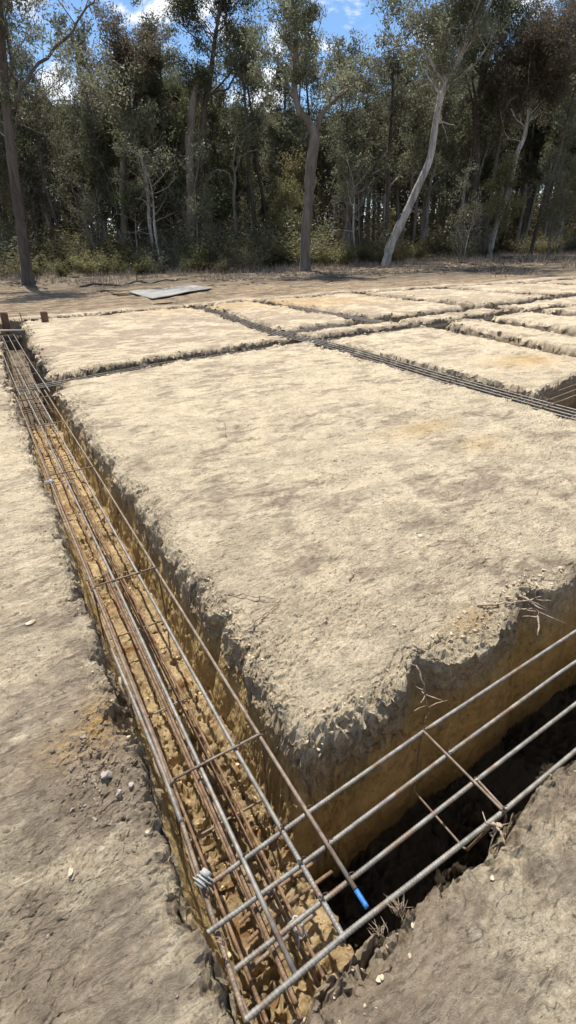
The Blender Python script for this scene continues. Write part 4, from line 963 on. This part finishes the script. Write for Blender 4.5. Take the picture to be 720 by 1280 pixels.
# dry grass and fallen litter at the forest edge
rng = np.random.default_rng(31); n = 26000
px = rng.uniform(-40, 780, n); dd = 24 + 30 * rng.random(n) ** .75
P = np.array([at_depth(a, 330, b)[:] for a, b in zip(px, dd)]); keep = vnoise(P[:, 0] * .5, P[:, 1] * .5, 0 * P[:, 0], 3) + np.clip((dd - 29) / 8, -1, 1) * .9 > .35; P = P[keep]; n = len(P)
P[:, 2] = rise(P[:, 0], P[:, 1]) - .02
a = rng.uniform(0, 6.28, n); h = rng.uniform(.12, .42, n); wv = np.stack([np.cos(a), np.sin(a), 0 * a], -1) * .016; tp = np.stack([rng.normal(size=n) * .1, rng.normal(size=n) * .1, h], -1)
Vv = np.stack([P - wv, P + wv, P + tp + wv * .3, P + tp - wv * .3], 1).reshape(-1, 3)
tag(link('dry_grass', mesh_from('dry_grass', Vv, np.arange(n * 4).reshape(-1, 4), MAT['grass'], False)), kind='stuff')
n = 9000; px = rng.uniform(-40, 780, n); dd = 21 + 34 * rng.random(n)
P = np.array([at_depth(a, 330, b)[:] for a, b in zip(px, dd)]); P[:, 2] = rise(P[:, 0], P[:, 1]) + .03
keep = vnoise(P[:, 0] * .4, P[:, 1] * .9, 0 * P[:, 0], 8) + np.clip((dd - 30) / 8, -1, 1) * .6 > .25; P = P[keep]; n = len(P)
a = rng.uniform(0, 6.28, n); L = rng.uniform(.08, .5, n) ; ax = np.stack([np.cos(a), np.sin(a), rng.normal(size=n) * .12], -1) * L[:, None] / 2; sd = np.stack([-np.sin(a), np.cos(a), 0 * a], -1) * rng.uniform(.008, .03, n)[:, None]; sd[:, 2] = .02
Vv = np.stack([P - ax - sd, P + ax - sd * .5, P + ax + sd * .5, P - ax + sd], 1).reshape(-1, 3)
tag(link('bark_litter', mesh_from('bark_litter', Vv, np.arange(n * 4).reshape(-1, 4), MAT['root'], False)), kind='stuff')
def log(p0, p1, r, label, seed, mat='bark_grey', up=.0, br=2, name='fallen_branch'):
    rng = np.random.default_rng(seed); a = on_ground(*p0); b = on_ground(*p1); mb = MB(); n = 9; a = np.array(a); b = np.array(b); b[2] += up
    Q = a + (b - a) * np.linspace(0, 1, n)[:, None]; Q[:, 2] += r * .8; Q[1:-1] += rng.normal(scale=r * .9, size=(n - 2, 3)); mb.tube(Q, np.linspace(r, r * .45, n), 7)
    for k in range(br):
        i = rng.integers(2, n - 1); d = rng.normal(size=3); d[2] = abs(d[2]); d /= np.linalg.norm(d); L = rng.uniform(.5, 1.4); pts, _ = grow_path(rng, Q[i], d, L, 5, .25); mb.tube(pts, np.linspace(r * .5, r * .15, 6), 5)
    o = mb.build(name, MAT[mat]); tag(o, label, 'fallen branch' if name == 'fallen_branch' else 'log'); return o
log((430, 322), (480, 330), .10, 'fallen grey limb left of the leaning white tree', 1)
log((545, 318), (590, 322), .12, 'dark log lying behind the dark straight eucalypt', 2, 'bark_dark', name='fallen_log')
log((628, 324), (700, 330), .09, 'low fallen branch on the ground at the right below the crooked white tree', 3, 'bark_dark')
log((100, 360), (235, 350), .06, 'long dark fallen branch behind the grey sheet', 4, 'bark_dark')
log((456, 326), (540, 332), .07, 'broken branch at the foot of the leaning white tree', 5, 'bark_dark')
log((300, 322), (330, 306), .05, 'dead branch leaning up among the scrub at centre left', 6, 'bark_grey', 1.2)
log((390, 322), (423, 302), .035, 'long thin bare stick leaning right beside the forked brown tree', 7, 'bark_white', 2.6, 1)
log((672, 312), (694, 316), .05, 'pale curved stick on the ground at the right forest edge', 8, 'bark_white', .4, 1)
log((0, 352), (60, 362), .05, 'dark stick lying in front of the leaning trunk at far left', 9, 'bark_dark')
log((560, 326), (640, 338), .05, 'thin branch lying in the shade band at the right', 10, 'bark_dark')
# a low grey box-like stump, pale bark slabs
for i, (x, y, s, lab) in enumerate([(139, 333, .16, 'pale slab of bark among the scrub at left, farther left of two'), (187, 332, .26, 'long pale slab of bark among the scrub left of the snapped tree'), (521, 277, .2, 'white broken branch stub standing right of the leaning white tree')]):
    b = on_ground(x, y) if i < 2 else on_ground(518, 326)
    v_, f_ = clod_batch(np.zeros((1, 3)), [s], 7 + i); o = link('bark_slab', mesh_from('bark_slab', v_ * ([1.6, 1, .5] if i < 2 else [.6, .6, 2.4]), f_, MAT['bark_white'], False), None, (b.x, b.y, b.z + s * (.4 if i < 2 else 1.8)))
    tag(o, lab if i < 2 else 'white upright broken stump right of the leaning white tree', 'bark slab')

# ------------------------------------------------------------------ sky, sun, camera
sun_dir = Vector((.12, .46, 1.0)).normalized(); elev = math.asin(sun_dir.z); az = math.atan2(sun_dir.x, sun_dir.y)
w = bpy.data.worlds.new('World'); SC.world = w; w.use_nodes = True; nt = w.node_tree; n = N(nt)
bg = nt.nodes['Background']; sky = n.n('ShaderNodeTexSky', sky_type='NISHITA'); sky.sun_disc = False; sky.sun_elevation = elev; sky.sun_rotation = az
sky.air_density = 1.0; sky.dust_density = .3; sky.ozone_density = 3.0; sky.altitude = 300
tc = n.n('ShaderNodeTexCoord').outputs['Generated']
hs = n.n('ShaderNodeHueSaturation'); hs.inputs['Saturation'].default_value = 1.12; hs.inputs['Value'].default_value = .88; n.l(sky.outputs[0], hs.inputs['Color'])
cn = n.noise(n.mapping(tc, (1, 1, 2.2)), 7.5, 7, .6, .6)
cl = n.mix(n.sm(cn, .50, .62, 0, .95), hs.outputs[0], (7., 7.2, 7.5))
n.l(cl, bg.inputs['Color']); bg.inputs['Strength'].default_value = .11
ld = bpy.data.lights.new('sun', 'SUN'); ld.energy = 4.6; ld.angle = math.radians(.53); ld.color = (1, .94, .845)
lo = bpy.data.objects.new('sun', ld); COL.objects.link(lo); lo.rotation_euler = sun_dir.to_track_quat('Z', 'Y').to_euler()
cd = bpy.data.cameras.new('camera'); cam = bpy.data.objects.new('camera', cd); COL.objects.link(cam); SC.camera = cam
r_ = RW @ np.array([1, 0, 0.]); u_ = RW @ np.array([0, -1., 0]); b_ = RW @ np.array([0, 0, -1.])
M = Matrix(((r_[0], u_[0], b_[0], 0), (r_[1], u_[1], b_[1], 0), (r_[2], u_[2], b_[2], CAMH), (0, 0, 0, 1)))
cam.matrix_world = M
cd.sensor_fit = 'VERTICAL'; cd.sensor_height = 36; cd.lens = FPX / 1280 * 36; cd.clip_start = .05; cd.clip_end = 2000
vs = SC.view_settings; vs.view_transform = 'Standard'; vs.look = 'None'; vs.gamma = 1; vs.exposure = 0.66
SC.cycles.max_bounces = 6; SC.cycles.diffuse_bounces = 3; SC.cycles.transparent_max_bounces = 4
SC.cycles.use_denoising = True
